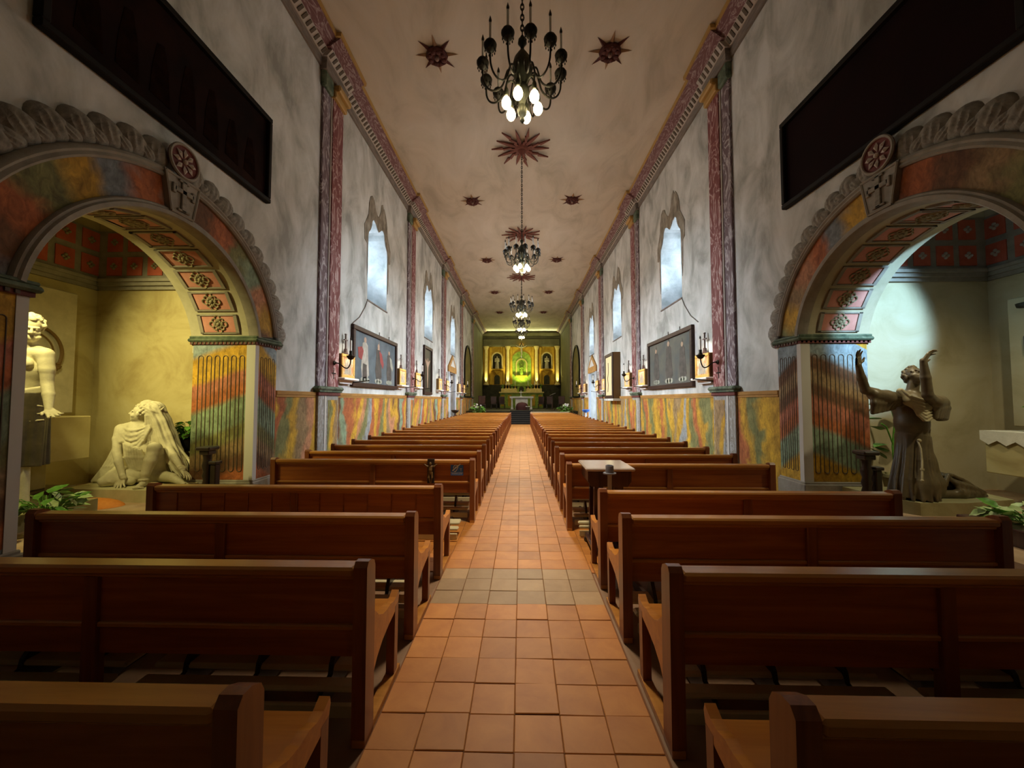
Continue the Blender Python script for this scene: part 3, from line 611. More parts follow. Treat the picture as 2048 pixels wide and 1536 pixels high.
for side, (xf, sg, rz, ya) in SIDE.items():
    side_q = 1 if side == 'left' else -1
    A = trim('trim_%d' % ntrim, 'painted arch on the %s wall with grey garland edge and marbled band' % side, (xf, ya, 0), rz); ntrim += 1
    zc = ARCH_Z; H = PI/2
    sub = lambda b, n, m_, sm=True: b.build(n, m_, A, sm, (0, 0, zc))
    MBr = lambda prof, n=56: MB().ring(prof, -math.radians(80.5), math.radians(80.5), n)
    sub(MBr([(1.385, .02), (1.385, -.10), (1.40, -.125), (1.44, -.13), (1.455, -.11), (1.475, -.11), (1.49, -.085), (1.49, .02)]), 'inner_moulding', 'grey_trim')
    sub(MBr([(1.488, .0), (1.488, -.07), (1.825, -.07), (1.825, .0)]), 'marbled_band', 'arch_band' if side == 'left' else 'arch_band_r')
    sub(MBr([(1.82, .0), (1.82, -.095), (1.84, -.115), (1.87, -.10), (1.89, -.115), (1.92, -.10), (1.935, -.07), (1.935, .0)]), 'outer_moulding', 'grey_trim')
    n = 25
    for i in range(n):
        ang = -H + PI*(i + .5)/n; q = 1 if ang > 0 else -1
        if abs(ang) < .06 or abs(ang) > math.radians(84): continue
        o = put('garland_shell', GM, A, (2.075*math.sin(ang), -.005, zc + 2.075*math.cos(ang)), (0, ang + q*.45, q*.16)); o.scale = (q*1.0, 1, 1)
        o = put('garland_shell', GM, A, (2.01*math.sin(ang + q*.07), -.02, zc + 2.01*math.cos(ang + q*.07)), (0, ang + q*1.1, q*.1)); o.scale = (q*.62, .85, .72)
    # keystone with cross, rosette above it
    k0, k1, r0, r1 = .155, .19, 1.47, 1.90
    ks = MB().prism([(-k0, zc + r0 - .02), (k0, zc + r0 - .02), (k1 + .05, zc + r1), (-k1 - .05, zc + r1)], -.125, .0); ko = ks.build('keystone', 'grey_trim', A)
    rim = MB()
    P = [(-k0+.01, r0-.01), (k0-.01, r0-.01), (k1+.035, r1-.02), (-k1-.035, r1-.02)]
    for i in range(4):
        (a, b), (c, d) = P[i], P[(i+1) % 4]; rim.tube([(a, -.125, zc+b), (c, -.125, zc+d)], .016, 6)
    rim.build('keystone_border', 'grey_trim', ko)
    cr = MB()
    def bars(lst, y0, y1):
        for a, b, c, d in lst: cr.cbox(a, b, y0, y1, zc+c, zc+d, .006)
    bars([(-.032, .032, 1.49, 1.86), (-.13, .13, 1.70, 1.755), (-.15, -.105, 1.67, 1.785), (.105, .15, 1.67, 1.785), (-.07, .07, 1.835, 1.865), (-.08, .08, 1.49, 1.515)], -.15, -.12)
    cr.build('keystone_cross', 'garland', ko)
    ro = MB().lathe([(0.001, 0), (.17, 0), (.20, .02), (.205, .05), (.175, .05), (.168, .035), (.001, .035)], 28, cap=False)
    rr = ro.build('rosette', 'dark_red', A, True, (0, -.09, zc + 2.10), (H, 0, 0))
    MB().torus((0, 0, 0), .192, .018, 'y', 28, 6).build('rosette_rim', 'grey_trim', rr, True, (0, 0, .045), (-H, 0, 0))
    pet = MB()
    for i in range(8):
        a = 2*PI*i/8; ca, sa = math.cos(a), math.sin(a)
        vs = [(.04*ca, .04*sa, .04), (.1*ca - .03*sa, .1*sa + .03*ca, .055), (.155*ca, .155*sa, .045), (.1*ca + .03*sa, .1*sa - .03*ca, .055), (.1*ca, .1*sa, .07)]
        pet.add(vs, [(0, 1, 4), (1, 2, 4), (2, 3, 4), (3, 0, 4)])
    pet.ball((0, 0, .05), (.03, .03, .025), 10, 6); pet.build('petals', 'rosette', rr)
    # soffit with pink flower panels
    vs = []; fs = []; N = 40
    MB().ring([(1.40, .0), (1.40, .92), (1.392, .92), (1.392, .0)], -H, H, 48).build('soffit', 'soffit', A, True, (0, 0, zc))
    for i in range(12):
        for q in (-1, 1):
            a = q*math.radians(72 - 14.2*i)
            if q*a < math.radians(-1) or 72-14.2*i < -1: continue
            o = put('soffit_panel', SP, A, (1.392*math.sin(a), .45, zc + 1.392*math.cos(a)), (0, 0, 0))
            # local +z of the panel along the arc, -y towards the arch centre, x along the depth
            er = Vector((math.sin(a), 0, math.cos(a))); et = Vector((math.cos(a), 0, -math.sin(a))); ex = Vector((0, 1, 0))
            o.rotation_euler = Matrix((ex, er, ex.cross(er))).transposed().to_euler()
            put('flower', FM, o, (0, -.016, 0)); put('panel_border', SB, o, (0, 0.0, 0))
    # the two piers: painted flutes, pale chamfer, green capital, grey plinth
    for q in (-1, 1):
        x0, x1 = (ARCH_R - .02 - (.05 if q*side_q < 0 else 0), ARCH_R + .50); X0, X1 = (x0, x1) if q > 0 else (-x1, -x0)
        pm = 'pier' if side == 'left' else 'pier_r'
        p = MB().cbox(X0, X1, -.075, .90, .49, 2.56, .012).build('pier', pm, A)
        e = q*x0
        MB().prism([(e - q*.006, -.081), (e + q*.075, -.081), (e + q*.075, -.076), (e + q*.001, -.076), (e + q*.001, .055), (e - q*.006, .055)], .49, 2.56, 'xy').build('chamfer', 'stripe', p)
        MB().cbox(X0 - .03, X1 + .05, -.11, .93, 0, .47, .012).cbox(X0 - .015, X1 + .03, -.095, .92, .46, .50, .01).build('plinth', 'grey_trim', p)
        MB().cbox(X0 - .05, X1 + .07, -.14, .96, 2.585, 2.64, .02).cbox(X0 - .03, X1 + .05, -.12, .94, 2.64, 2.675, .01).build('capital', 'green', p)
        dn = MB().box(X0 - .02, X1 + .03, -.10, .93, 2.545, 2.588); 
        dn.build('capital_band', 'dark_red', p)
        cd = MB()
        for i in range(16):
            yy = -.085 + .064*i; cd.box(*sorted((e - q*.02, e - q*.030)), yy, yy+.03, 2.552, 2.582)
        for i in range(8):
            xx = X0 + .03 + .062*i; cd.box(xx, xx+.03, -.112, -.10, 2.552, 2.582)
        cd.build('capital_dentils', 'flute', p)
        fl_ = MB()
        for i in range(6):          # flutes on the face of the jamb
            yc = .125 + .128*i; w_ = .036
            pts = [(e - q*.002, yc - w_, .66)] + [(e - q*.002, yc - w_*math.cos(PI*j/8), 2.34 + w_*math.sin(PI*j/8)) for j in range(9)] + [(e - q*.002, yc + w_*math.cos(PI*j/8), .66 - w_*math.sin(PI*j/8)) for j in range(9)]
            f = MB().tube(pts, .0065, 5); f.build('flute', 'flute', p)
        for i in range(4):          # and on the nave face
            xc = q*(x0 + .15 + .092*i); w_ = .026
            pts = [(xc - w_, -.076, .66)] + [(xc - w_*math.cos(PI*j/8), -.076, 2.34 + w_*math.sin(PI*j/8)) for j in range(9)] + [(xc + w_*math.cos(PI*j/8), -.076, .66 - w_*math.sin(PI*j/8)) for j in range(9)]
            MB().tube(pts, .005, 5).build('flute', 'flute', p)

# ---------------------------------------------------------------- side chapels
for side, (xf, sg, rz, ya) in SIDE.items():
    yf = 6.45 if side == 'left' else 6.28; yn = 2.3; xb = xf + sg*3.25; xi = xf + sg*.9; cm = 'chapel' if side == 'left' else 'chapel_r'
    X = lambda a, b: sorted((a, b))
    struct(MB().box(*X(xi, xb + sg*.2), yf, yf + .2, 0, 5.3).build('wall_chapel_far_' + side, cm), 'far wall of the %s chapel' % side)
    struct(MB().box(*X(xi, xb + sg*.2), yn - .2, yn, 0, 5.3).build('wall_chapel_near_' + side, cm), 'near wall of the %s chapel' % side)
    struct(MB().box(*X(xb, xb + sg*.2), yn - .2, yf + .2, 0, 5.3).build('wall_chapel_back_' + side, cm), 'outer wall of the %s chapel' % side)
    struct(MB().box(*X(xi - sg*.02, xb + sg*.2), yn - .2, yf + .2, 5.1, 5.3).build('ceiling_chapel_' + side, cm), 'ceiling of the %s chapel' % side)
    struct(MB().box(*X(xi - sg*.86, xb), ya - ARCH_R + .02, ya + ARCH_R - .02, 0.0, .3).box(*X(xi, xb), yn, yf, 0, .299).build('floor_chapel_' + side, 'chapel_floor'), 'raised paved floor of the %s chapel' % side)
    # cove of red coffers above a moulding, on the far and the outer wall
    T = trim('trim_%d' % ntrim, 'cornice of red coffers round the %s chapel' % side); ntrim += 1
    z0, z1 = 3.72, 4.62
    for wall in ('far', 'back'):
        def F(a, d, z):       # a along, d out of the wall
            if wall == 'far': return (xi + sg*a, yf - d, z)
            return (xb - sg*d, yf - a, z)
        L = 3.25 - .9 if wall == 'far' else yf - yn
        def fbox(m, a0, a1, d0, d1, za, zb):
            ps = [F(a, d, z) for z in (za, zb) for a, d in ((a0, d0), (a1, d0), (a1, d1), (a0, d1))]
            return m.add(ps, [(0, 1, 2, 3), (4, 5, 6, 7), (0, 1, 5, 4), (1, 2, 6, 5), (2, 3, 7, 6), (3, 0, 4, 7)])
        m = MB(); fbox(m, 0, L, 0, .10, z0 - .06, z0); fbox(m, 0, L, 0, .14, z0, z0 + .05); fbox(m, 0, L, 0, .05, z0 - .12, z0 - .06); m.build('moulding', 'grey_trim', T)
        m = MB(); fbox(m, 0, L, 0, .06, z0 + .05, z1); m.build('cove', 'grey_trim' if side == 'left' else 'grey_trim', T)
        nco = int(L/.36)
        for i in range(nco):
            for r in range(2):
                a0 = .06 + .36*i; m = MB(); fbox(m, a0, a0 + .26, .058, .075, z0 + .12 + .42*r, z0 + .44 + .42*r)
                co = m.build('coffer', 'coffer', T)
                m = MB(); c = F(a0 + .13, .08, z0 + .28 + .42*r)
                for u, v in ((.035, 0), (-.035, 0), (0, .035), (0, -.035)):
                    p = F(a0 + .13 + u, .08, z0 + .28 + .42*r + v); m.ball(p, .026, 8, 5)
                m.build('boss', 'rosette' if side == 'right' else 'flower', co, True)

# ---------------------------------------------------------------- pilasters, dado, cornice
PIL = [8.1 + 6.05*k for k in range(5)]
for side, (xf, sg, rz, ya) in SIDE.items():
    q = 1 if side == 'left' else -1          # local x runs with +Y on the left wall
    def lx(a, b): return (q*a, q*b) if q > 0 else (q*b, q*a)
    for k, y in enumerate(PIL):
        T = trim('trim_%d' % ntrim, 'red marbled pilaster on the %s wall, %s from the entrance end' % (side, ORD[k]), (xf, y, 0), rz); ntrim += 1
        MB().cbox(*lx(-.16, .30), -.09, 0, 1.98, 8.2, .008).build('shaft', 'red_marble', T)
        MB().cbox(*lx(-.50, -.20), -.05, 0, 1.98, 8.2, .008).build('side_strip', 'grey_marble', T)
        MB().cbox(*lx(-.205, -.155), -.07, 0, 1.98, 8.2, .008).build('fillet', 'bead', T)
        MB().cbox(*lx(-.62, .42), -.17, 0, 1.89, 1.98, .035).cbox(*lx(-.58, .38), -.14, 0, 1.86, 1.90, .01).build('base', 'green', T)
        MB().cbox(*lx(-.56, .36), -.11, 0, 1.79, 1.86, .008).build('base_band', 'dark_red', T)
        MB().cbox(*lx(-.52, .32), -.08, 0, .0, 1.79, .008).build('pedestal', 'ped_stripe', T)
        MB().cbox(*lx(-.28, -.22), -.09, -.06, .02, 1.79, .004).build('pedestal_stripe', 'stripe', T)
        MB().cbox(*lx(-.14, .28), -.086, -.06, .12, 1.70, .004).build('pedestal_panel', 'dado' if side == 'left' else 'dado_r', T)
        MB().cbox(*lx(-.2, .34), -.16, 0, 8.2, 8.36, .02).cbox(*lx(-.18, .38), -.24, 0, 8.36, 8.50, .03).build('capital', 'gold_line', T)
        MB().cbox(*lx(-.56, -.2), -.12, 0, 8.18, 8.52, .03).build('capital_block', 'green', T)
        MB().box(*lx(-.015, .155), -.094, -.088, 2.26, 2.285).box(*lx(.055, .08), -.094, -.088, 2.15, 2.40).build('painted_cross', 'frame_dark', T)
    # dado panels and their rail, one per bay
    ed = [ya + ARCH_R + .56] + [v for y in PIL for v in (y - .52, y + .32)] + [Y1]
    for i in range(0, len(ed) - 1, 2):
        a, b = ed[i], ed[i+1]
        if b - a < .2: continue
        spans = [(a, b)]
        if a < DOOR[0] < b: spans = [(a, DOOR[0] - .1), (DOOR[1] + .1, b)]
        D = trim('trim_%d' % ntrim, 'marbled dado on the %s wall, %s stretch from the entrance end' % (side, ORD[i//2]), (xf, a, 0), rz); ntrim += 1
        for c, d in spans:
            MB().box(*lx(c - a, d - a), -.03, 0, 0, 1.79).build('dado_panel', 'dado' if side == 'left' else 'dado_r', D)
            MB().cbox(*lx(c - a, d - a), -.055, 0, 1.79, 1.86, .008).cbox(*lx(c - a, d - a), -.045, 0, 1.75, 1.79, .004).build('dado_rail', 'rail', D)
    # cornice
    C = trim('trim_%d' % ntrim, 'painted cornice with cream beading along the top of the %s wall' % side, (xf, 0, 0), rz); ntrim += 1
    a, b = lx(Y0, YEND)
    def strip(prof, x0, x1, name, m_):
        MB().prism([(d, z) for d, z in prof], x0, x1, 'yz').build(name, m_, C)
    strip([(0, 8.56), (-.04, 8.56), (-.05, 8.75), (0, 8.75)], a, b, 'frieze', 'cornice_grey')
    strip([(0, 8.75), (-.07, 8.75), (-.085, 8.77), (-.16, 8.85), (-.18, 8.87), (0, 8.87)], a, b, 'bead_moulding', 'bead')
    strip([(0, 8.87), (-.17, 8.87), (-.38, 9.04), (0, 9.04)], a, b, 'cove', 'cornice_red')
    strip([(0, 9.04), (-.40, 9.04), (-.41, 9.12), (0, 9.12)], a, b, 'lip', 'gold_line')
    for y in PIL:
        x0, x1 = lx(y - .73, y + .53)
        strip([(0, 8.5), (-.14, 8.5), (-.15, 8.75), (0, 8.75)], x0 + .15, x1 - .15, 'frieze_break', 'cornice_grey')
        strip([(-.08, 8.75), (-.165, 8.75), (-.255, 8.85), (-.27, 8.87), (-.08, 8.87)], x0 + .12, x1 - .12, 'bead_break', 'bead')
        strip([(-.1, 8.875), (-.26, 8.875), (-.48, 9.04), (-.1, 9.04)], x0 + .05, x1 - .05, 'cove_break', 'cornice_red')
        strip([(-.1, 9.035), (-.50, 9.035), (-.51, 9.118), (-.1, 9.118)], x0, x1, 'lip_break', 'gold_line')
    DM = MB().add([(-.03, -.075, 8.765), (.03, -.075, 8.765), (.045, -.165, 8.86), (-.015, -.165, 8.86), (-.03, -.098, 8.760), (.03, -.098, 8.760), (.045, -.182, 8.852), (-.015, -.182, 8.852)], [(0, 1, 2, 3), (4, 5, 6, 7), (0, 1, 5, 4), (1, 2, 6, 5), (2, 3, 7, 6), (3, 0, 4, 7)]).mesh('dentil', 'flute')
    for i in range(240):
        y = 4.2 + .14*i
        if y > 33: break
        br = any(p - .60 < y < p + .40 for p in PIL)
        put('dentil', DM, C, (q*y, -.09 if br else 0, 0))
# ---------------------------------------------------------------- pews
def make_pew(L):
    t = thing('pew', '', 'pew', (0, 0, 0)); h = L/2
    post = [(-.055, 0), (.055, 0), (.055, .835), (.04, .865), (.0, .885), (-.035, .885), (-.055, .86)]
    pm = MB().prism(post, -.034, .034, 'yz').mesh('end_post', 'pew_end')
    arm = [(.05, .60), (.09, .575), (.14, .53), (.20, .50), (.27, .488), (.33, .49), (.38, .475), (.43, .478), (.478, .50), (.485, .47), (.47, .42), (.40, .40), (.30, .385), (.20, .36), (.12, .32), (.05, .25)]
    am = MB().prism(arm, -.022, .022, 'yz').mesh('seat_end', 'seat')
    lm = MB().prism([(.40, .03), (.455, .03), (.47, .43), (.41, .43)], -.025, .025, 'yz').mesh('front_leg', 'pew_end')
    rm = MB().prism([(-.06, 0), (.50, 0), (.50, .035), (-.06, .035)], -.03, .03, 'yz').mesh('runner', 'pew_top')
    for q in (-1, 1):
        put('end_post', pm, t, (q*(h - .034), 0, 0)); put('seat_end', am, t, (q*(h - .030), 0, 0))
        put('front_leg', lm, t, (q*(h - .032), 0, 0)); put('runner', rm, t, (q*(h - .032), 0, 0))
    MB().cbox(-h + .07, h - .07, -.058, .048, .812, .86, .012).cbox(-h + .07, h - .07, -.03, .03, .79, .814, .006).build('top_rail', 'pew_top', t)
    for q in (-1, 1):
        x0, x1 = sorted((q*.036, q*(h - .068)))
        MB().box(x0, x1, -.006, .016, .56, .80).build('back_panel', 'pew', t)
        MB().box(x0, x1, -.004, .014, .40, .54).build('lower_panel', 'pew', t)
    MB().cbox(-h + .068, -.036, -.024, .022, .535, .562, .006).cbox(.036, h - .068, -.024, .022, .535, .562, .006).build('mid_rail', 'pew_top', t)
    MB().cbox(-.036, .036, -.032, .03, .0, .80, .006).build('middle_post', 'pew_end', t)
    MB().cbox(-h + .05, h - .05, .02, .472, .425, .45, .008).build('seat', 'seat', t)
    MB().box(-h + .06, h - .06, .435, .455, .34, .425).build('seat_apron', 'pew', t)
    k = MB()
    for a, b in ((-h + .12, -.08), (.08, h - .12)):
        k.cbox(a, b, -.60, -.45, .145, .18, .012).cbox(a, b, -.72, -.63, .115, .148, .012).cbox(a, b, -.775, -.75, .03, .10, .006)
    kn = k.build('kneeler', 'kneeler', t)
    bk = MB().prism([(-.02, .02), (-.77, .02), (-.77, .05), (-.73, .112), (-.61, .14), (-.60, .19), (-.53, .285), (-.50, .28), (-.45, .20), (-.42, .13), (-.02, .08)], -.014, .014, 'yz').mesh('kneeler_bracket', 'black_wood')
    for q in (-1, 1):
        for f in (.16, .5, .84): put('kneeler_bracket', bk, kn, (q*(.08 + (h - .2)*f), 0, 0))
    return t
ROWS_L = [1.11, 1.985, 2.834, 3.75] + [5.42 + .86*k for k in range(24)]
ROWS_R = [1.11, 1.965, 2.832, 3.60] + [5.12 + .868*k for k in range(24)]
PROTO = {'left': make_pew(2.88), 'right': make_pew(2.68)}
NEAR = {('left', 0): 'nearest wooden pew on the left of the aisle, cut by the bottom edge',
        ('left', 1): 'dark red wooden pew left of the aisle with kneeler boards showing under its back',
        ('left', 2): 'dark wooden pew left of the aisle ending beside the potted ivy',
        ('left', 3): 'dark wooden pew left of the aisle with a back of upright boards',
        ('left', 4): 'wooden pew left of the aisle with a blue ear sign on its back',
        ('right', 0): 'nearest wooden pew on the right of the aisle, with a lit orange seat corner',
        ('right', 1): 'dark red wooden pew right of the aisle with kneeler boards under its back',
        ('right', 2): 'dark wooden pew right of the aisle with a bluish glint on its top rail',
        ('right', 3): 'dark wooden pew right of the aisle standing right before the small table',
        ('right', 4): 'orange-brown wooden pew right of the aisle just behind the small table'}
for side, rows, cx, cx5 in (('left', ROWS_L, -2.205, -2.085), ('right', ROWS_R, 2.055, 1.935)):
    first = True
    for i, y in enumerate(rows):
        p = PROTO[side] if first else copy_tree(PROTO[side]); first = False
        p.location = (cx if i < 4 else cx5, y, 0.004)
        p['label'] = NEAR.get((side, i), 'brown wooden pew %s of the aisle, %s row counted from the near end' % (side, ORD[i]))
        p['group'] = 'pews on the %s of the aisle' % side
        if (side, i) == ('right', 4):
            for c in p.children:
                if c.name.startswith('kneeler'): c.scale = (1, .42, 1)
        if (side, i) == ('left', 3):       # this back is of upright boards
            for c in range(12):
                x = -1.28 + .235*c
                if abs(x) < .06: continue
                MB().cbox(x - .112, x + .112, -.016, -.005, .562, .792, .004).build('back_board', 'pew', p)
# ---------------------------------------------------------------- things on and beside the near pews
t = thing('hearing_sign', 'small blue hearing loop sign on the back of the left pew', 'sign', (-.895, 5.40, .735))
MB().cbox(-.088, .088, -.004, .006, -.088, .088, .003).build('plate', 'blue_sign', t)
ar = MB().tube([(-.062, -.006, -.022), (-.02, -.006, .018), (.03, -.006, .058), (.05, -.006, .074)], .009, 5)
pts = [(-.052 + .0, -.006, .012), (-.046, -.006, .040), (-.022, -.006, .058), (.004, -.006, .050), (.014, -.006, .026), (.004, -.006, .004), (-.008, -.006, -.016), (-.022, -.006, -.034), (-.038, -.006, -.032)]
ar.tube(pts, .006, 5); ar.tube([(-.030, -.006, .022), (-.022, -.006, .034), (-.010, -.006, .030), (-.012, -.006, .014)], .005, 5); ar.tube([(-.086, -.006, -.046), (.086, -.006, -.046)], .002, 4)
ar.build('ear_symbol', 'white', t)
def text(s, size, mat, parent, loc, name='lettering', rot=(PI/2, 0, 0)):
    cu = bpy.data.curves.new('tmp', 'FONT'); cu.body = s; cu.size = size; cu.align_x = 'CENTER'; cu.align_y = 'CENTER'; cu.extrude = .001
    o = bpy.data.objects.new('tmp', cu); COL.objects.link(o); me = bpy.data.meshes.new_from_object(o.evaluated_get(bpy.context.evaluated_depsgraph_get()))
    bpy.data.objects.remove(o); me.materials.clear(); me.materials.append(mt[mat]); me.name = name
    return put(name, me, parent, loc, rot)
text('T', .055, 'white', t, (.056, -.006, -.012)); text('HEARING LOOP', .021, 'white', t, (0, -.006, -.064))
# dark carved crucifix hung over the back of the same pew
t = thing('crucifix', 'small dark carved crucifix hung on the back of the left pew', 'crucifix', (-1.25, 5.36, .885))
MB().cbox(-.05, .05, -.015, .0, -.34, .0, .006).build('board', 'black_wood', t)
f = SDF((-.12, -.08, -.36), (.12, .02, .02), .004)
f.chain([(-.085, -.03, -.075), (-.05, -.035, -.10), (0, -.03, -.105), (.05, -.035, -.10), (.085, -.03, -.075)], [.009, .011, .016, .011, .009], .01)
f.chain([(0, -.035, -.11), (0, -.045, -.15), (0, -.04, -.19)], [.026, .024, .022], .01); f.ell((0, -.045, -.065), (.018, .02, .025), .008); f.chain([(.018, -.04, -.19), (.025, -.05, -.25), (.008, -.035, -.32)], [.017, .014, .01], .008); f.chain([(-.018, -.04, -.19), (-.02, -.05, -.25), (-.004, -.035, -.32)], [.017, .014, .01], .008)
put('figure', f.mesh('figure', 'gold_side'), t)
# small table with a leaning leg
t = thing('side_table', 'small dark table with glare painted on its glossy top in front of the right pews', 'table', (.98, 4.52, 0))
gt = flat('glare_table_top', (0.50, 0.42, 0.35), 0.15, 0, 0.7)  # glare on the polished top is put into its pale colour
MB().cbox(-.265, .275, -.24, .36, .915, .95, .012).build('table_top', gt, t)
MB().prism([(-.20, .74), (.20, .74), (.24, .80), (.24, .915), (-.24, .915), (-.24, .80)], -.20, .24, 'xz').build('apron', 'dark_wood', t)
for q in (-1, 1):
    MB().prism([(-.16*1 + (0), .74), (-.06, .74), (-.075, .10), (-.17, .10)] if q < 0 else [(.06, .74), (.16, .74), (.17, .10), (.075, .10)], -.16, -.09, 'xz').prism([(-.16, .74), (-.06, .74), (-.075, .10), (-.17, .10)] if q < 0 else [(.06, .74), (.16, .74), (.17, .10), (.075, .10)], .12, .19, 'xz').build('leg', 'dark_wood', t)
    MB().cbox(*sorted((q*.06, q*.21)), -.24, .22, .05, .11, .015).build('foot', 'dark_wood', t)
    b = MB().ball((q*.19, -.25, .035), .038, 12, 8).ball((q*.19, .19, .035), .038, 12, 8); b.build('ball_foot', 'black_wood', t, True)
t = thing('metal_post', 'slim grey metal post with a collar before the small table', 'post', (.935, 4.12, 0))
MB().lathe([(.10, 0), (.10, .015), (.03, .03), (.022, .05), (.022, .90), (.03, .92)], 18).build('pole', 'metal', t, True)
MB().lathe([(.03, .915), (.068, .92), (.068, .932), (.03, .936)], 20).build('collar', 'metal', t, True)
MB().lathe([(.043, .93), (.043, 1.0), (.038, 1.012), (.030, 1.012), (.028, .99)], 20).build('cup', 'metal', t, True)

# ---------------------------------------------------------------- chandeliers
def make_chandelier():
    t = thing('chandelier', '', 'chandelier')
    MB().lathe([(.004, .86), (.05, .84), (.055, .80), (.025, .76), (.02, .72), (.05, .68), (.10, .60), (.125, .50), (.12, .42), (.09, .34), (.06, .27), (.085, .22), (.09, .16), (.05, .10), (.03, .02), (.06, -.04), (.05, -.10), (.02, -.14), (.03, -.18), (.004, -.22)], 20).build('hub', 'bronze_iron', t, True)
    pts0 = [(.08, .36), (.13, .44), (.18, .43), (.21, .34), (.24, .24), (.30, .17), (.37, .15), (.44, .19), (.48, .28), (.485, .40)]
    cup = MB().lathe([(.006, -.075), (.025, -.06), (.05, -.035), (.072, .0), (.076, .03), (.06, .058), (.03, .075), (.02, .09), (.016, .09)], 14)
    for i in range(10):
        a = 2*PI*i/10; cup.ball((.06*math.cos(a), .06*math.sin(a), -.045), (.008, .008, .018), 5, 4)
    cm = cup.mesh('cup', 'iron', True)
    cdm = MB().lathe([(.014, .06), (.014, .29), (.010, .295)], 10).mesh('candle', 'candle', True)
    tipm = MB().lathe([(.004, .285), (.014, .295), (.018, .32), (.012, .345), (.003, .375)], 8).mesh('candle_tip', 'iron', True)
    for i in range(12):
        a = 2*PI*(i+.35)/12; ca, sa = math.cos(a), math.sin(a)
        arm = MB().tube(smooth([(r*ca, r*sa, z) for r, z in pts0], 3), .0115, 6); o = arm.build('arm', 'iron', t, True)
        c = (.485*ca, .485*sa, .46)
        put('cup', cm, o, c); put('candle', cdm, o, c); put('candle_tip', tipm, o, c)
    bm_ = MB().lathe([(.004, -.10), (.035, -.09), (.056, -.055), (.058, -.015), (.042, .025), (.02, .05)], 14).mesh('bulb', 'bulb', True)
    sk = MB().lathe([(.022, .03), (.03, .05), (.026, .10), (.012, .13)], 12).mesh('socket', 'bronze_iron', True)
    for i in range(6):
        a = 2*PI*(i+.25)/6; ca, sa = math.cos(a), math.sin(a)
        o = MB().tube(smooth([(r*ca, r*sa, z) for r, z in [(.06, .22), (.10, .28), (.15, .29), (.195, .25), (.20, .19)]], 3), .010, 6).build('lamp_arm', 'bronze_iron', t, True)
        put('socket', sk, o, (.20*ca, .20*sa, .07)); put('bulb', bm_, o, (.20*ca, .20*sa, .035))
    return t
def chain_for(o, dz):
    top = ZC - (.275 if dz < .7 else .05) - 5.60 - dz; n = int((top - .86)/.066); ch = MB()
    for i in range(n + 1):
        z = .86 + (top - .86)*i/n
        pts = [(.020*math.cos(a), 0, .044*math.sin(a)) for a in [2*PI*k/10 for k in range(11)]]
        if i % 2: pts = [(0, x, zz) for x, _, zz in pts]
        ch.tube([(x, y, z + zz) for x, y, zz in pts], .0085, 5, False)
    ch.build('chain', 'iron', o)
c0 = make_chandelier()
for i, (x, y, dz) in enumerate(CH):
    o = c0 if i == 0 else copy_tree(c0)
    o.location = (x, y, 5.60 + dz)
    if i == 4: o.scale = (.9, .9, 1)
    o['label'] = ['large dark iron chandelier nearest the entrance, six bulbs lit', 'dark iron chandelier hanging second along the nave', 'dark iron chandelier hanging third along the nave', 'dark iron chandelier hanging fourth along the nave', 'farthest dark iron chandelier, hung before the high altar'][i]; o['group'] = 'chandeliers along the nave'
for o, (x, y, dz) in zip([c for c in COL.objects if c.name.startswith('chandelier') and c.type == 'EMPTY'], CH): chain_for(o, o.location.z - 5.60)
# ---------------------------------------------------------------- ceiling ornaments
def bolt(L, w):        # zigzag lightning, along +x
    top = [(.10, w*.5), (.30*L, w*.55), (.36*L, w*1.3), (.60*L, w*.55), (.64*L, w*1.25), (.99*L, .0)]
    bot = [(.66*L, -.1*w), (.60*L, .0), (.60*L, -w*.55), (.38*L, w*.15), (.36*L, -w*.6), (.10, -w*.5)]
    return top + bot
def blade(L, w): return [(.10, w*.3), (.4*L, w*.7), (.75*L, w*.45), (L, 0), (.75*L, -w*.45), (.4*L, -w*.7), (.10, -w*.3)]
def make_sunburst():
    t = thing('sunburst', '', 'ceiling ornament'); b = MB().prism(bolt(.90, .065), -.075, -.03, 'xy').mesh('lightning_bolt', 'red_orn'); l = MB().prism(blade(.80, .075), -.06, -.02, 'xy').mesh('blade', 'red_orn')
    for i in range(14):
        a = 2*PI*i/14
        put('lightning_bolt' if i % 2 else 'blade', b if i % 2 else l, t, (0, 0, 0), (0, 0, a))
    MB().lathe([(.20, 0), (.22, -.05), (.17, -.11), (.12, -.12), (.09, -.18), (.05, -.22), (.004, -.25)], 20).build('boss', 'red_orn', t, True)
    return t
sb = make_sunburst()
for i, (x, y) in enumerate([(.0, 5.0), (.03, 11.0), (.03, 16.9), (.04, 22.9)]):
    o = sb if i == 0 else copy_tree(sb); o.location = (x, y, ZC); o['label'] = 'red-brown lightning sunburst on the ceiling above the %s chandelier' % ORD[i]; o['group'] = 'sunburst ornaments on the ceiling'
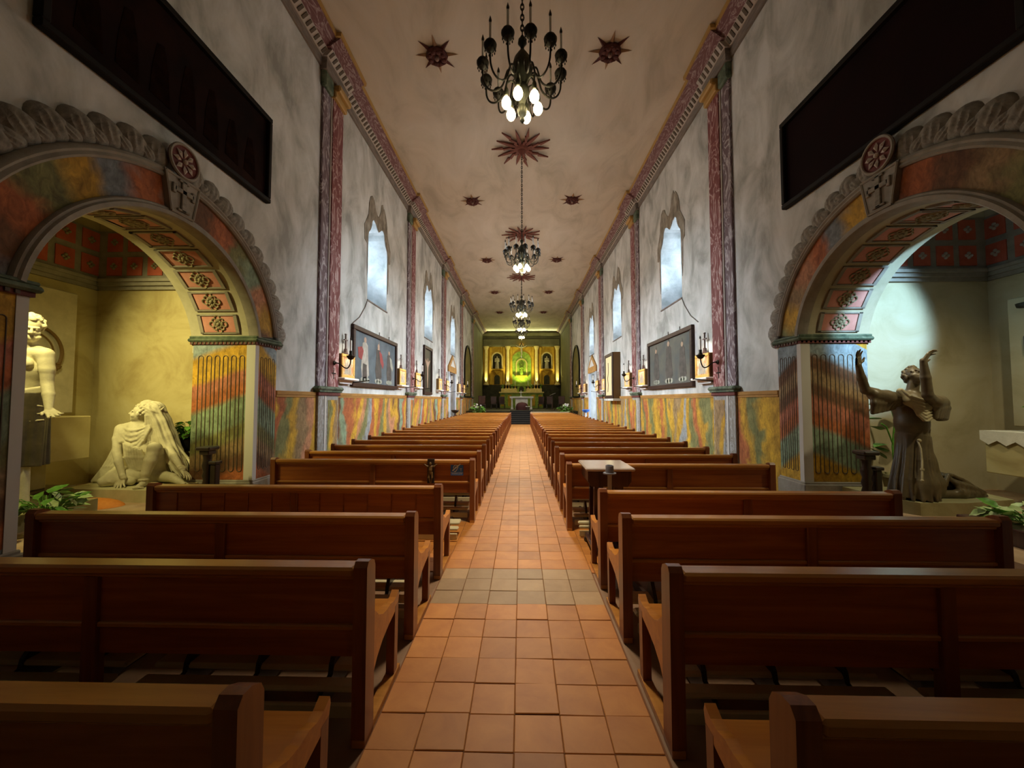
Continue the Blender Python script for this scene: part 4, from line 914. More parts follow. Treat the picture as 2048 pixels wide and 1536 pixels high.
def make_star():
    t = thing('star_rosette', '', 'ceiling ornament')
    for i in range(8):
        a = 2*PI*i/8
        MB().add([(.16*math.cos(a-.4), .16*math.sin(a-.4), 0), (.16*math.cos(a+.4), .16*math.sin(a+.4), 0), (.47*math.cos(a), .47*math.sin(a), 0), (.18*math.cos(a), .18*math.sin(a), -.05)], [(0, 1, 2), (0, 2, 3), (1, 3, 2), (0, 3, 1)]).build('star_point', 'och_orn' if i % 2 == 0 else 'star_red', t)
    MB().lathe([(.235, 0), (.24, -.05), (.21, -.09), (.17, -.07), (.12, -.08), (.10, -.05)], 8).build('boss', 'star_red', t)
    p = MB()
    for i in range(8):
        a = 2*PI*(i+.5)/8; p.ball((.15*math.cos(a), .15*math.sin(a), -.085), (.05, .05, .03), 8, 5)
    p.build('petals', 'star_red', t, True); MB().ball((0, 0, -.09), (.05, .05, .05), 10, 6).build('knob', 'grey_orn', t, True)
    return t
s0 = make_star(); first = True
for k in range(5):
    for q, nm in ((-1, 'left'), (1, 'right')):
        o = s0 if first else copy_tree(s0); first = False
        o.location = ((-1.80 if q < 0 else 1.90), 7.93 + 6.07*k, ZC); o['label'] = 'dark red eight-pointed star on the %s half of the ceiling, %s from the entrance' % (nm, ORD[k]); o['group'] = 'star rosettes on the ceiling'

# ---------------------------------------------------------------- pictures on the walls
def frame(t, w_, h_, fw, dep, mat, z0=0.0):
    for a, b, c, d in ((-w_/2, w_/2, z0, z0 + fw), (-w_/2, w_/2, z0 + h_ - fw, z0 + h_), (-w_/2, -w_/2 + fw, z0 + fw, z0 + h_ - fw), (w_/2 - fw, w_/2, z0 + fw, z0 + h_ - fw)):
        MB().cbox(a, b, -dep, 0, c, d, .012).build('frame', mat, t)
def figure(t, x, z, h, robe, hood=None, arm=None):
    # a painted standing figure as thin layers on its canvas
    w_ = h*.26; y = -.034
    robe_p = [(x - w_*.55, z + h*.80), (x - w_*.25, z + h*.84), (x + w_*.25, z + h*.84), (x + w_*.6, z + h*.78), (x + w_*.7, z + h*.5), (x + w_*.95, z + h*.1), (x + w_*.5, z + h*.02), (x - w_*.55, z + h*.03), (x - w_*.8, z + h*.25), (x - w_*.62, z + h*.55)]
    o = MB().prism(robe_p, y, y + .004).build('painted_figure', robe, t)
    n = 12; hd = [(x + h*.07*math.cos(2*PI*i/n), z + h*.89 + h*.065*math.sin(2*PI*i/n)) for i in range(n)]
    MB().prism(hd, y - .002, y + .003).build('painted_face', 'skin', o)
    if hood: MB().prism([(x - h*.07, z + h*.80), (x + h*.075, z + h*.80), (x + h*.06, z + h*.92), (x + h*.01, z + h*1.05), (x + h*.02, z + h*.93), (x - h*.03, z + h*.95)], y - .001, y + .0035).build('painted_hood', hood, o)
    if arm: MB().prism([(x + w_*.2, z + h*.78), (x + w_*.9, z + h*.72), (x + w_*1.5, z + h*.45), (x + w_*1.2, z + h*.33), (x + w_*.5, z + h*.5)], y - .001, y + .0035).build('painted_cloak', arm, o)
    cl = MB()
    for dx, r in ((-.10, .07), (.0, .09), (.11, .075)): cl.prism([(x + h*dx*1.4 + h*r*1.5*math.cos(2*PI*i/10), z - h*.02 + h*r*.8*math.sin(2*PI*i/10)) for i in range(10)], y - .003, y + .0)
    cl.build('painted_cloud', 'cloud', o)
def canvas(t, w_, h_, fw, mat): MB().box(-w_/2 + fw*.8, w_/2 - fw*.8, -.030, -.002, fw*.8, h_ - fw*.8).build('canvas', mat, t)
for side, cy, z, lab in (('left', 4.50, 4.86, 'huge dark brown painting in a dark frame above the left arch'), ('right', 4.62, 4.72, 'huge almost black red painting in a dark frame above the right arch')):
    xf, sg, rz, ya = SIDE[side]
    t = thing('large_painting', lab, 'painting', (xf, cy, z), rz, 'huge dark paintings over the arches')
    canvas(t, 2.98, 1.38, .08, 'canvas_dark' if side == 'left' else 'canvas_dark_r'); frame(t, 2.98, 1.40, .075, .09, 'frame_dark')
    if side == 'left':
        random.seed(3)
        for i in range(7):
            x = -1.1 + .36*i; figure_mat = mt.setdefault('dim_figure', noisy('dim_painted_figure', [(0.004, 0.0015, 0.001), (0.016, 0.006, 0.003)], 9, rough=.95, spec=.02, bmp=0))
            h = .55 + .25*random.random(); w_ = .12
            MB().prism([(x - w_, .25), (x + w_*1.1, .22), (x + w_*.8, .25 + h*.6), (x + w_*.3, .25 + h), (x - w_*.4, .25 + h*.95), (x - w_*.8, .25 + h*.5)], -.034, -.029).build('painted_figure', 'dim_figure', t)
for side, cy in (('left', 10.80), ('right', 11.08)):
    xf, sg, rz, ya = SIDE[side]; W_ = 3.30; H_ = 1.52
    t = thing('saints_painting', {'left': 'framed painting of three saints, one in a red cloak, on the left wall', 'right': 'framed painting of three dark-robed saints on clouds on the right wall'}[side], 'painting', (xf, cy, 2.03), rz, 'paintings of three saints')
    canvas(t, W_, H_, .12, 'skyblue' if side == 'left' else 'skybrown'); frame(t, W_, H_, .115, .085, 'frame_brown')
    if side == 'left':
        figure(t, -.85, .22, 1.15, 'robe_white', None, None); figure(t, .1, .22, 1.10, 'habit', 'skin', 'robe_red'); figure(t, .98, .22, 1.0, 'habit', None, 'cloud')
        MB().prism([(-1.0, .24), (-.72, .24), (-.74, .6), (-.98, .62)], -.037, -.03).build('painted_skirt', 'habit', t)
        MB().prism([(-1.25, .75), (-1.05, .70), (-.95, .95), (-1.05, 1.05), (-1.3, 1.0)], -.036, -.031).build('painted_banner', 'robe_red', t)
    else:
        for x, h in ((-.95, 1.05), (.05, 1.16), (.98, 1.0)): figure(t, x, .24, h, 'habit', 'habit', None)
    MB().tube([(.1, -.05, H_), (.1, -.05, H_ + .09)], .012, 6).tube([(.9, -.05, H_), (.9, -.05, H_ + .09)], .012, 6).build('hanger', 'iron', t)
xf, sg, rz, ya = SIDE['left']
t = thing('crucifixion_painting', 'tall narrow dark painting of a crucified figure on the left wall', 'painting', (xf, 16.72, 1.93), rz)
mt['canvas_olive'] = noisy('dark_olive_canvas', [(0.018, 0.015, 0.007), (0.045, 0.038, 0.02)], 1.5, rough=.5, bmp=0)
canvas(t, 1.44, 2.08, .13, 'canvas_olive'); frame(t, 1.44, 2.10, .13, .09, 'frame_brown')
MB().prism([(-.04, .3), (.03, .3), (.08, .8), (.1, 1.2), (.42, 1.5), (.4, 1.56), (.1, 1.42), (.06, 1.6), (-.03, 1.6), (-.08, 1.42), (-.4, 1.56), (-.42, 1.5), (-.1, 1.2), (-.08, .8)], -.034, -.03).build('painted_figure', 'skin', t)
xf, sg, rz, ya = SIDE['right']
t = thing('glass_cabinet', 'tall gilt-framed cabinet with glare painted on its glazed front on the right wall', 'cabinet', (xf, 17.25, 1.76), rz)
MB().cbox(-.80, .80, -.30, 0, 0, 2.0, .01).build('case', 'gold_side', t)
for a, b, c, d in ((-.80, .80, 0, .14), (-.80, .80, 1.86, 2.0), (-.80, -.62, .14, 1.86), (.62, .80, .14, 1.86)): MB().cbox(a, b, -.34, -.30, c, d, .01).build('frame', 'frame_brown', t)
MB().box(-.62, .62, -.312, -.30, .14, 1.86).build('glazed_front', flat('glare_glazing', (0.80, 0.68, 0.40), 0.25), t)  # pale colour stands for glare on the glass
MB().cbox(-.9, .9, -.36, 0, -.10, 0, .015).build('ledge', 'plaster', t)
MB().tube([(-.2, -.315, .3), (-.1, -.318, .6), (-.2, -.318, .9), (-.05, -.318, 1.2), (-.1, -.318, 1.6)], .018, 5).build('crack_line', 'gold_side', t)

# ---------------------------------------------------------------- stations of the cross and candle brackets
def make_station():
    t = thing('station', '', 'wall shrine')
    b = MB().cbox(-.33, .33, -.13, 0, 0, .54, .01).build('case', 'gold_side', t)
    for a, c, d, e in ((-.33, .33, 0, .07), (-.33, .33, .47, .54), (-.33, -.255, .07, .47), (.255, .33, .07, .47)): MB().cbox(a, c, -.155, -.12, d, e, .01).build('frame', 'gold', t)
    MB().box(-.26, .26, -.138, -.128, .06, .48).build('picture', 'station_pic', t)
    f = MB()
    for x, h, w_ in ((-.12, .26, .05), (-.02, .30, .06), (.1, .24, .05)): f.prism([(x - w_, .09), (x + w_, .09), (x + w_*.6, .09 + h*.75), (x + w_*.2, .09 + h), (x - w_*.3, .09 + h), (x - w_*.7, .09 + h*.7)], -.142, -.136)
    f.build('painted_figure', 'robe_white', t)
    c = MB().cbox(-.016, .016, -.085, -.055, .66, 1.02, .004).cbox(-.085, .085, -.085, -.055, .87, .90, .004).cbox(-.028, .028, -.088, -.052, 1.0, 1.03, .004); c.prism([(-.11, .54), (.11, .54), (.05, .60), (.022, .68), (-.022, .68), (-.05, .60)], -.10, -.04); c.build('cross', 'dark_wood', t)
    MB().cbox(-.38, .38, -.24, 0, -.05, .0, .012).prism([(-.30, -.13), (.30, -.13), (.34, -.05), (-.34, -.05)], -.10, 0).build('ledge', 'ledge', t)
    MB().tube([(.33, 0, -.10), (.33, -.48, -.04)], .013, 6).ball((.33, -.49, -.04), .02, 8, 5).build('lamp_arm', 'iron', t, True)
    return t
mt['station_pic'] = noisy('station_picture', [(0.50, 0.16, 0.06), (0.62, 0.40, 0.20), (0.70, 0.62, 0.50)], 7, bmp=0, rnd=True)
mt['ledge'] = flat('whitewashed_ledge', (0.74, 0.72, 0.68), 0.8)
s0 = make_station(); first = True
for side, (xf, sg, rz, ya) in SIDE.items():
    ys = [8.75, 12.85, 14.80, 18.9, 20.85, 24.9, 26.9] if side == 'left' else [8.78, 13.15, 14.95, 19.2, 20.9, 24.95, 26.95]
    for i, y in enumerate(ys):
        o = s0 if first else copy_tree(s0); first = False
        o.location = (xf, y, 2.20); o.rotation_euler = (0, 0, rz)
        o['label'] = 'lit gilt-framed picture shrine with a cross, %s along the %s wall' % (ORD[i], side); o['group'] = 'stations of the cross on the %s wall' % side
        n = -sg
        light('station_spot', 'SPOT', (xf + n*.70, y, 3.5), 90, (1.0, 0.90, 0.76), (xf + n*.05, y, 2.35), .03, spot=62, blend=.8)
def make_sconce():
    t = thing('candle_bracket', '', 'sconce')
    MB().lathe([(.05, 0), (.05, .015), (.02, .03), (.02, .05)], 12).build('back_plate', 'iron', t, True, (0, 0, 0), (PI/2, 0, 0))
    MB().tube(smooth([(0, -.03, 0), (0, -.12, -.02), (0, -.22, -.10), (0, -.30, -.11), (0, -.35, -.02), (0, -.36, .08)]), .013, 7).build('arm', 'iron', t, True)
    MB().lathe([(.01, -.04), (.05, -.02), (.085, .03), (.09, .05), (.05, .06), (.03, .10), (.032, .16), (.026, .16)], 12, (0, -.36, .10)).build('drip_pan', 'iron', t, True)
    MB().lathe([(.022, .22), (.022, .48), (.014, .49)], 10, (0, -.36, .0)).build('candle', 'candle', t, True)
    MB().lathe([(.004, .485), (.016, .50), (.016, .53), (.004, .56)], 8, (0, -.36, .0)).build('candle_tip', 'iron', t, True)
    return t
s0 = make_sconce(); first = True
for side, (xf, sg, rz, ya) in SIDE.items():
    for k, y in enumerate(PIL[:4]):
        o = s0 if first else copy_tree(s0); first = False
        o.location = (xf - sg*.09, y + .08, 2.50); o.rotation_euler = (0, 0, rz); o['label'] = 'black iron candle bracket on the %s red pilaster of the %s wall' % (ORD[k], side); o['group'] = 'candle brackets on the pilasters'
# cables running down from the first windows to the saints' paintings
for side, cy in (('left', 10.80), ('right', 11.08)):
    xf, sg, rz, ya = SIDE[side]; q = 1 if side == 'left' else -1
    o = MB().tube([(q*(10.1 - cy), -.016, 4.38 - 2.03), (q*(9.95 - cy), -.016, 4.15 - 2.03), (q*(9.6 - cy), -.016, 3.8 - 2.03), (q*(9.2 - cy), -.016, 3.56 - 2.03)], .012, 5).build('cable', 'cornice_grey', None, False, (xf, cy, 2.03), (0, 0, rz))
    tag(o, 'thin grey cable from the window sill to the saints painting on the %s wall' % side, 'cable', 'cables on the walls')

# ---------------------------------------------------------------- doors in the fourth bay, side altars in the fifth
for n_, (side, (xf, sg, rz, ya)) in enumerate(SIDE.items()):
    q = 1 if side == 'left' else -1; yc = (DOOR[0] + DOOR[1])/2
    D = trim('door_%d' % (n_ + 1), {'left': 'pale blue-grey door with painted pediment in the left wall', 'right': 'open sunlit doorway with painted pediment in the right wall'}[side], (xf, yc, 0), rz)
    MB().cbox(-1.22, -.98, -.06, .05, 0, 3.35, .01).cbox(.98, 1.22, -.06, .05, 0, 3.35, .01).build('jamb_moulding', 'pale_door', D)
    MB().prism([(-1.3, 3.32), (1.3, 3.32), (1.3, 3.62), (0, 4.35), (-1.3, 3.62)], -.07, -.0).build('pediment', 'rail', D)
    MB().prism([(-.75, 3.66), (.75, 3.66), (0, 4.10)], -.08, -.07).build('pediment_field', 'stripe', D)
    if side == 'right': light('doorway_daylight', 'AREA', (XR + .95, yc, 1.75), 60, DAY, (XR - 3, yc, 1.6), 1.8, 2.9)
    if side == 'left':
        MB().box(-1.0, 1.0, .25, .31, .02, 3.3).build('door_leaf', 'pale_door', D)
        a = [(-.62, 0.05)] + arcpts(0, 2.0, .62, -PI/2, PI/2, 12) + [(.62, .05)]
        MB().prism(a, .22, .26).build('door_panel', 'cornice_grey', D)
    else:
        MB().box(.94, 1.0, .05, 1.9, .02, 3.3).build('door_leaf', 'pale_door', D)
for side, x, y, m_, lab in (('left', XL + .42, 21.55, 'black_wood', 'dark holy water stand beside the pale door in the left wall'), ('right', XR - .40, 22.9, 'blue_sign', 'blue and white holy water stand before the sunlit doorway in the right wall')):
    t = thing('water_stand', lab, 'stand', (x, y, 0)); MB().lathe([(.20, 0), (.20, .05), (.06, .10), (.045, .55), (.06, .80), (.045, .95)], 14).build('stem', 'black_wood' if side == 'left' else 'white', t, True); MB().lathe([(.05, .95), (.18, 1.02), (.23, 1.12), (.22, 1.14), (.16, 1.06), (.01, 1.03)], 16).build('bowl', m_, t, True)
for side, (xf, sg, rz, ya) in SIDE.items():
    t = thing('side_altar_painting', 'dark olive arched altar painting on the %s wall near the chancel' % side, 'painting', (xf, 29.35, 1.88), rz, 'arched paintings near the chancel')
    a = [(-1.75, 0)] + arcpts(0, 2.25, 1.75, -PI/2, PI/2, 20) + [(1.75, 0)]; b = [(-1.6, 0.12)] + arcpts(0, 2.25, 1.6, -PI/2, PI/2, 20) + [(1.6, .12)]
    vs, fs = slab(a, [b], -.10, 0); MB().add(vs, fs).build('frame', 'frame_dark', t)
    MB().prism(b, -.04, 0).build('canvas', 'altar_canvas' if 'altar_canvas' in mt else mt.setdefault('altar_canvas', noisy('olive_gold_canvas', [(0.06, 0.05, 0.01), (0.20, 0.16, 0.03)], 1.2, bmp=0)), t)
# ---------------------------------------------------------------- left chapel: statues, altar, plants
B = ((-6.39, 5.25), (-5.07, 5.18), (-4.80, 5.45), (-4.84, 5.73), (-5.06, 5.75), (-5.06, 6.2), (-6.39, 6.2))
tag(MB().prism(B, .3, .468, 'xy').build('statue_block', 'block_lit'), 'flat stone block, light painted into its colour, under the seated veiled statue', 'plinth')
t = thing('seated_statue', 'cream stone statue of a veiled seated woman looking up, one hand on the block', 'statue', (-5.5, 5.65, .468))
f = SDF((-1.02, -.5, -.01), (.80, .40, 1.27), .0068)
# pelvis, torso, shoulders
f.chain([(.0, .06, .14), (-.08, .06, .34), (-.18, .03, .62), (-.22, .0, .78)], [.19, .15, .145, .13], .05)
f.chain([(-.44, -.03, .80), (-.24, .0, .845), (-.02, .06, .80)], [.075, .085, .075], .04)
# folded leg under drapery, raised leg, outer foot
f.chain([(-.02, .04, .13), (-.36, -.22, .115)], [.13, .088], .03); f.chain([(-.36, -.22, .105), (-.10, -.20, .06)], [.085, .05], .02)
f.chain([(.04, .06, .16), (.165, -.13, .52)], [.12, .085], .03); f.ell((.168, -.15, .535), (.08, .08, .085), .02)
f.chain([(.168, -.14, .52), (.16, -.19, .36), (.135, -.23, .18), (.12, -.24, .07)], [.078, .078, .055, .042], .015); f.chain([(.12, -.24, .045), (.17, -.34, .03), (.185, -.40, .02)], [.045, .036, .025], .015)
for i in range(5): f.cap((.145 + .022*i, -.37 - .006*i, .02), (.155 + .024*i, -.42 + .012*i, .014), .013, .011, .004)
f.chain([(.10, .03, .10), (.42, -.10, .10)], [.085, .062], .03); f.chain([(.42, -.10, .09), (.58, -.16, .05), (.66, -.18, .03)], [.055, .04, .022], .015)
for q in range(14):
    a0 = 2*PI*q/14; a1 = 2*PI*(q+1)/14; f.cap((.122 + .05*math.cos(a0), -.24 + .05*math.sin(a0), .098), (.122 + .05*math.cos(a1), -.24 + .05*math.sin(a1), .098), .013, .013, .004)
# cloth mass of the tunic over chest and lap
f.ell((-.215, -.055, .71), (.20, .085, .13), .03); f.ell((-.40, -.05, .74), (.09, .09, .12), .03); f.ell((-.05, .01, .72), (.08, .07, .12), .04); f.ell((-.17, -.05, .45), (.17, .10, .20), .04)
f.chain([(-.46, -.02, .14), (-.36, -.19, .12), (-.42, -.28, .05)], [.12, .10, .04], .04)
# neck, head, curls over the brow
f.chain([(-.21, -.01, .85), (-.175, -.03, .98)], [.06, .056], .03)
head(f, (-.165, -.04, 1.035), (-.88, -.36, .22), (.25, .05, 1), .27)
curls(f, (-.165, -.04, 1.035), (-.88, -.36, .22), (.25, .05, 1), .27, 80, .017)
# supporting arm with spread hand, resting arm
f.chain([(-.455, -.04, .80), (-.43, -.10, .66), (-.375, -.16, .48)], [.07, .06, .05], .02); f.chain([(-.375, -.16, .48), (-.30, -.20, .34), (-.165, -.26, .13)], [.051, .048, .034], .015)
hand(f, (-.165, -.262, .12), (.16, -.34, -.42), (.05, .30, -.4), .215, -1, .16, .6, .9)
for dz in (0, .022): f.cap((-.20 + dz, -.245 - dz*.5, .165 - dz*1.2), (-.15 + dz*.6, -.275, .155 - dz*1.2), .036, .036, .004)
f.chain([(.02, .05, .78), (.20, .04, .52), (.34, -.02, .40), (.575, -.12, .205)], [.07, .056, .05, .034], .02)
hand(f, (.575, -.12, .205), (.55, -.12, -.40), (-.35, -.1, -.7), .20, 1, .30, .25, .7)
for dz in (0, .022): f.cap((.535 + dz, -.13, .255 - dz), (.545 + dz, -.085, .250 - dz), .03, .03, .004)
# veil: crown, back fall, pleats
f.fold([(-.11, .0, 1.13), (-.03, .04, 1.08), (.04, .07, .90), (.10, .10, .68), (.20, .12, .42), (.33, .10, .22), (.40, .08, .10)], [.09, .115, .115, .125, .115, .085, .05], 7, .012, .5, .02, .35)
for j in range(7):
    o = -.10 + .036*j
    f.chain([(-.085 + .035*j, -.085 + .018*j, 1.155 - .006*j), (-.015 + o*.35, -.075 + .012*j, 1.0), (.03 + o*.8, -.06 + .02*j, .82), (.10 + o*1.15, -.03 + .02*j, .60), (.22 + o*1.5, -.01 + .03*j, .34), (.32 + o*1.7, .0 + .02*j, .16)], [.010, .016, .020, .022, .018, .010], .010)
# mantle falling behind the supporting arm, its trailing edge on the block
f.fold([(-.45, .03, .80), (-.53, .04, .56), (-.66, .02, .28), (-.84, -.02, .035)], [.075, .07, .06, .03], 4, .012, 1.1, .02, .4)
for j in range(4): f.chain([(-.47 + .02*j, -.04, .76), (-.555 + .04*j, -.03, .50), (-.68 + .045*j, -.03, .25), (-.85 + .035*j, -.045, .035)], [.012, .024, .026, .018], .016)
# swags across the chest and over the lap
for j in range(5):          # the neckline falls in widening loops
    dp = .07 + .062*j; wd = .20 + .006*j; ts = [-1, -.7, -.35, 0, .35, .7, 1]
    f.chain([(-.215 + wd*t + .02*(1 - t*t), -.124 - .003*j + .075*t*t, .855 - .012*j - dp*(1 - abs(t)**2.2)) for t in ts], [.010, .015, .018, .020, .018, .015, .010], .016)
f.chain([(-.44, -.05, .80), (-.42, -.10, .72), (-.36, -.13, .62)], [.05, .04, .028], .02)
for j in range(7): f.chain([(-.30 + .045*j, -.13 - .004*j, .58 - .012*j), (-.26 + .04*j, -.13, .40), (-.20 + .03*j, -.11, .22)], [.02, .028, .026], .016)
f.ell((-.40, -.16, .075), (.17, .17, .085), .04)
for j in range(4): f.chain([(-.47 + .06*j, -.05 - .03*j, .235), (-.45 + .05*j, -.17 - .025*j, .185 - .008*j), (-.46 + .05*j, -.265 - .012*j, .10 - .006*j)], [.016, .024, .02], .02)
f.fold([(-.02, .05, .16), (-.50, .0, .06)], [.16, .08], 6, .012, .2, .02, .5)
put('figure', f.mesh('figure', 'statue_l'), t)

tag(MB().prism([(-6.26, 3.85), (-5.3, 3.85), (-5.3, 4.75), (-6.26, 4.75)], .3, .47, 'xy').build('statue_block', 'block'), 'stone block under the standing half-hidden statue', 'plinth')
t = thing('standing_statue', 'pale bare-chested bearded statue reaching a hand down, half hidden by the near pier', 'statue', (-5.78, 4.35, .47))
f = SDF((-.42, -.36, -.01), (.68, .36, 2.42), .0078)
f.chain([(-.10, .02, .06), (-.09, .0, .55), (-.06, .0, 1.06)], [.065, .085, .12], .04); f.chain([(.12, -.08, .06), (.10, -.10, .58), (.06, -.02, 1.06)], [.065, .085, .125], .04)
f.chain([(-.10, .02, .05), (-.10, -.15, .03)], [.055, .04], .02); f.chain([(.12, -.08, .05), (.16, -.24, .03)], [.055, .04], .02)
f.chain([(0, -.02, 1.10), (.02, -.02, 1.30), (.05, -.01, 1.58), (.06, .0, 1.74)], [.145, .125, .155, .12], .04)
f.chain([(-.18, .02, 1.76), (.05, .0, 1.79), (.235, -.02, 1.76)], [.078, .095, .078], .04)
for q in (-1, 1): f.ell((.055 + q*.078, -.118, 1.645), (.085, .05, .062), .015)
for i in range(3):
    for q in (-1, 1): f.ell((.03 + q*.042, -.118, 1.50 - .078*i), (.038, .028, .034), .008)
f.chain([(.245, -.02, 1.755), (.275, -.02, 1.58), (.285, -.02, 1.42)], [.075, .064, .052], .02); f.chain([(.285, -.02, 1.42), (.345, -.05, 1.29), (.42, -.10, 1.12)], [.053, .052, .033], .012)
hand(f, (.42, -.10, 1.12), (.62, -.15, -.40), (.1, -.35, .9), .22, 1, .32, .35, .8)
f.chain([(-.21, .02, 1.76), (-.32, -.02, 1.42), (-.22, -.18, 1.20)], [.095, .07, .045], .03); hand(f, (-.22, -.18, 1.20), (.3, -.3, -.2), (.2, -.1, -.9), .20, 1, .3, .2, .8)
f.chain([(.06, .0, 1.80), (.09, -.05, 1.96)], [.066, .06], .02)
head(f, (.13, -.08, 2.07), (.78, -.5, -.35), (.25, -.1, 1), .275)
curls(f, (.13, -.08, 2.07), (.78, -.5, -.35), (.25, -.1, 1), .275, 130, .023, True)
put('figure', f.mesh('figure', 'statue_l'), t)
f = SDF((-.36, -.34, .40), (.42, .34, 1.36), .009)
f.skirt((.03, -.02, 1.32), (-.0, -.04, .48), .20, .225, 7, .014, .3, .02, 1.1, .9, 1.5)
for j in range(7): f.chain([(-.19, -.10, 1.30 - .10*j), (.0, -.215 - .004*j, 1.20 - .10*j), (.17, -.13, 1.24 - .105*j), (.225, .0, 1.29 - .10*j)], [.008, .012, .012, .008], .012)
put('drape', f.mesh('drape', 'statue_d'), t)
f = SDF((-.36, -.36, .9), (.42, .34, 1.46), .008)
for j in range(3): f.chain([(-.18, -.08, 1.33 - .03*j), (-.02, -.20, 1.29 - .03*j), (.16, -.14, 1.33 - .025*j), (.25, .0, 1.38 - .02*j)], [.022, .028, .028, .022], .008)
f.chain([(-.18, -.1, 1.0), (-.02, -.235, .965), (.17, -.16, .985), (.26, -.02, 1.0)], [.010, .014, .014, .010], .006); f.chain([(.02, -.235, 1.10), (.15, -.17, 1.08), (.26, -.02, 1.07)], [.006, .012, .010], .006); f.chain([(.15, -.165, 1.20), (.23, -.06, 1.165), (.262, .02, 1.15)], [.006, .012, .010], .006)
put('sash', f.mesh('sash', 'statue_l'), t)

t = thing('chapel_altar', 'plain stone altar table against the outer wall of the left chapel', 'altar', (-6.82, 4.5, .3))
MB().cbox(-.53, .53, -1.15, 1.0, .56, 1.17, .01).build('mensa', 'chapel', t)
MB().cbox(-.53, .25, -.9, .72, .18, .57, .01).build('support', 'chapel', t); MB().cbox(-.53, .42, -1.1, .95, 0, .18, .01).build('step', 'dark_wood', t)
tag(MB().cbox(-7.34, -7.19, 3.3, 6.02, 1.49, 3.42, .015).build('retable', 'stone'), 'raised pale wall panel behind the left chapel altar', 'panel')
t = thing('wreath_ring', 'dark round iron ring hanging on the left chapel panel behind the statue', 'wreath', (-7.15, 5.40, 2.42))
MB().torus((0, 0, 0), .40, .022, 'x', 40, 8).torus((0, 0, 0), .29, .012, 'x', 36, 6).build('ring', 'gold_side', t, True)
m = MB()
for i in range(26):
    a = 3.6 + .09*i; m.ball((.02 + .01*math.sin(i*7), .40*math.cos(a)*(1 + .06*math.sin(i*5)), .40*math.sin(a)*(1 + .06*math.sin(i*3))), (.03, .035, .025), 6, 4)
m.build('leaf_trim', 'gold_side', t, True)
random.seed(11)
def leaf_mesh(name, L, w_, mat, lobed=False):
    n = 8; m = MB(); vs = []; 
    for i in range(n+1):
        s_ = i/n; wd = w_*math.sin(PI*min(1, s_*1.02)**.75)*(1 + (.18*math.sin(s_*12) if lobed else 0)); z = -.22*L*s_*s_ + .0
        vs += [(-wd, s_*L, z + .10*wd), (0, s_*L, z - .25*wd), (wd, s_*L, z + .10*wd)]
    return m.add(vs, [[3*i+j, 3*i+j+1, 3*i+j+4, 3*i+j+3] for i in range(n) for j in (0, 1)]).mesh(name, mat, True)
IV = [leaf_mesh('leaf', .15, .055, 'leaf', True), leaf_mesh('leaf', .13, .05, 'leaf_pale', True)]
BIG = leaf_mesh('leaf', .30, .085, 'leaf')
def foliage(t, n, r, zc, h, ms, sc=(.7, 1.3), up=.2):
    stems = MB()
    for i in range(n):
        a = random.uniform(0, 2*PI); q = math.sqrt(random.random()); x, y, z = r*q*math.cos(a), r*q*math.sin(a), zc + random.uniform(0, h)*(1.2 - q*.6)
        o = put('leaf', random.choice(ms), t, (x, y, z), (random.uniform(-.5, .9) - up, random.uniform(-.5, .5), a - PI/2 + random.uniform(-.7, .7))); k = random.uniform(*sc); o.scale = (k, k, k)
        stems.tube([(x*.2, y*.2, zc - .06), (x*.7, y*.7, zc + (z - zc)*.7), (x, y, z)], .0045, 4)
    stems.build('stems', 'leaf', t)
def pot(t, r, h, mat='pot'): MB().lathe([(r*.66, 0), (r*.7, .01), (r*.93, h*.82), (r, h*.84), (r, h), (r*.9, h), (r*.85, h*.9)], 20).build('pot', mat, t, True)
t = thing('potted_ivy', 'potted green ivy in a black pot on the left chapel floor beside the pew end', 'plant', (-5.0, 3.98, .3)); pot(t, .14, .18); foliage(t, 80, .27, .24, .20, [IV[0], IV[1], IV[1]], (.6, 1.05), .35)
o = put('leaf', IV[0], t, (.02, 0, .42), (.5, 0, 0)); o.scale = (1.3, 1.3, 1.3)
t = thing('fern_stand', 'leafy green plant in a black bowl on a fluted stand behind the seated statue', 'plant', (-5.33, 6.08, .36))
MB().lathe([(.13, -.06), (.13, .05), (.10, .08), (.095, .46), (.12, .50), (.12, .53)], 18).build('stand', 'block', t)
m = MB()
for i in range(14): a = 2*PI*i/14; m.tube([(.098*math.cos(a), .098*math.sin(a), .09), (.098*math.cos(a), .098*math.sin(a), .45)], .008, 5)
m.build('flutes', 'dark_wood', t)
MB().lathe([(.05, .53), (.10, .55), (.15, .62), (.17, .72), (.155, .74), (.14, .70)], 18).build('pot', 'pot', t, True); foliage(t, 80, .17, .76, .26, [IV[0], IV[0], IV[1]], (.6, 1.0), .3)
tag(MB().lathe([(1, 0), (.96, .02), (.8, .055), (.55, .085), (.25, .105), (.01, .11)], 28, sx=.36, sy=.20).build('orange_cloth', 'orange', None, True, (-5.62, 4.98, .302), (0, 0, .1)), 'low heap of bright orange cloth on the floor before the pale stone block', 'cloth')
tag(MB().prism([(-6.36, 4.80), (-6.0, 4.80), (-6.0, 5.15), (-6.36, 5.15)], .3, .36, 'xy').build('stone_step', 'cloth'), 'thin pale stone slab on the floor before the pale block', 'step')
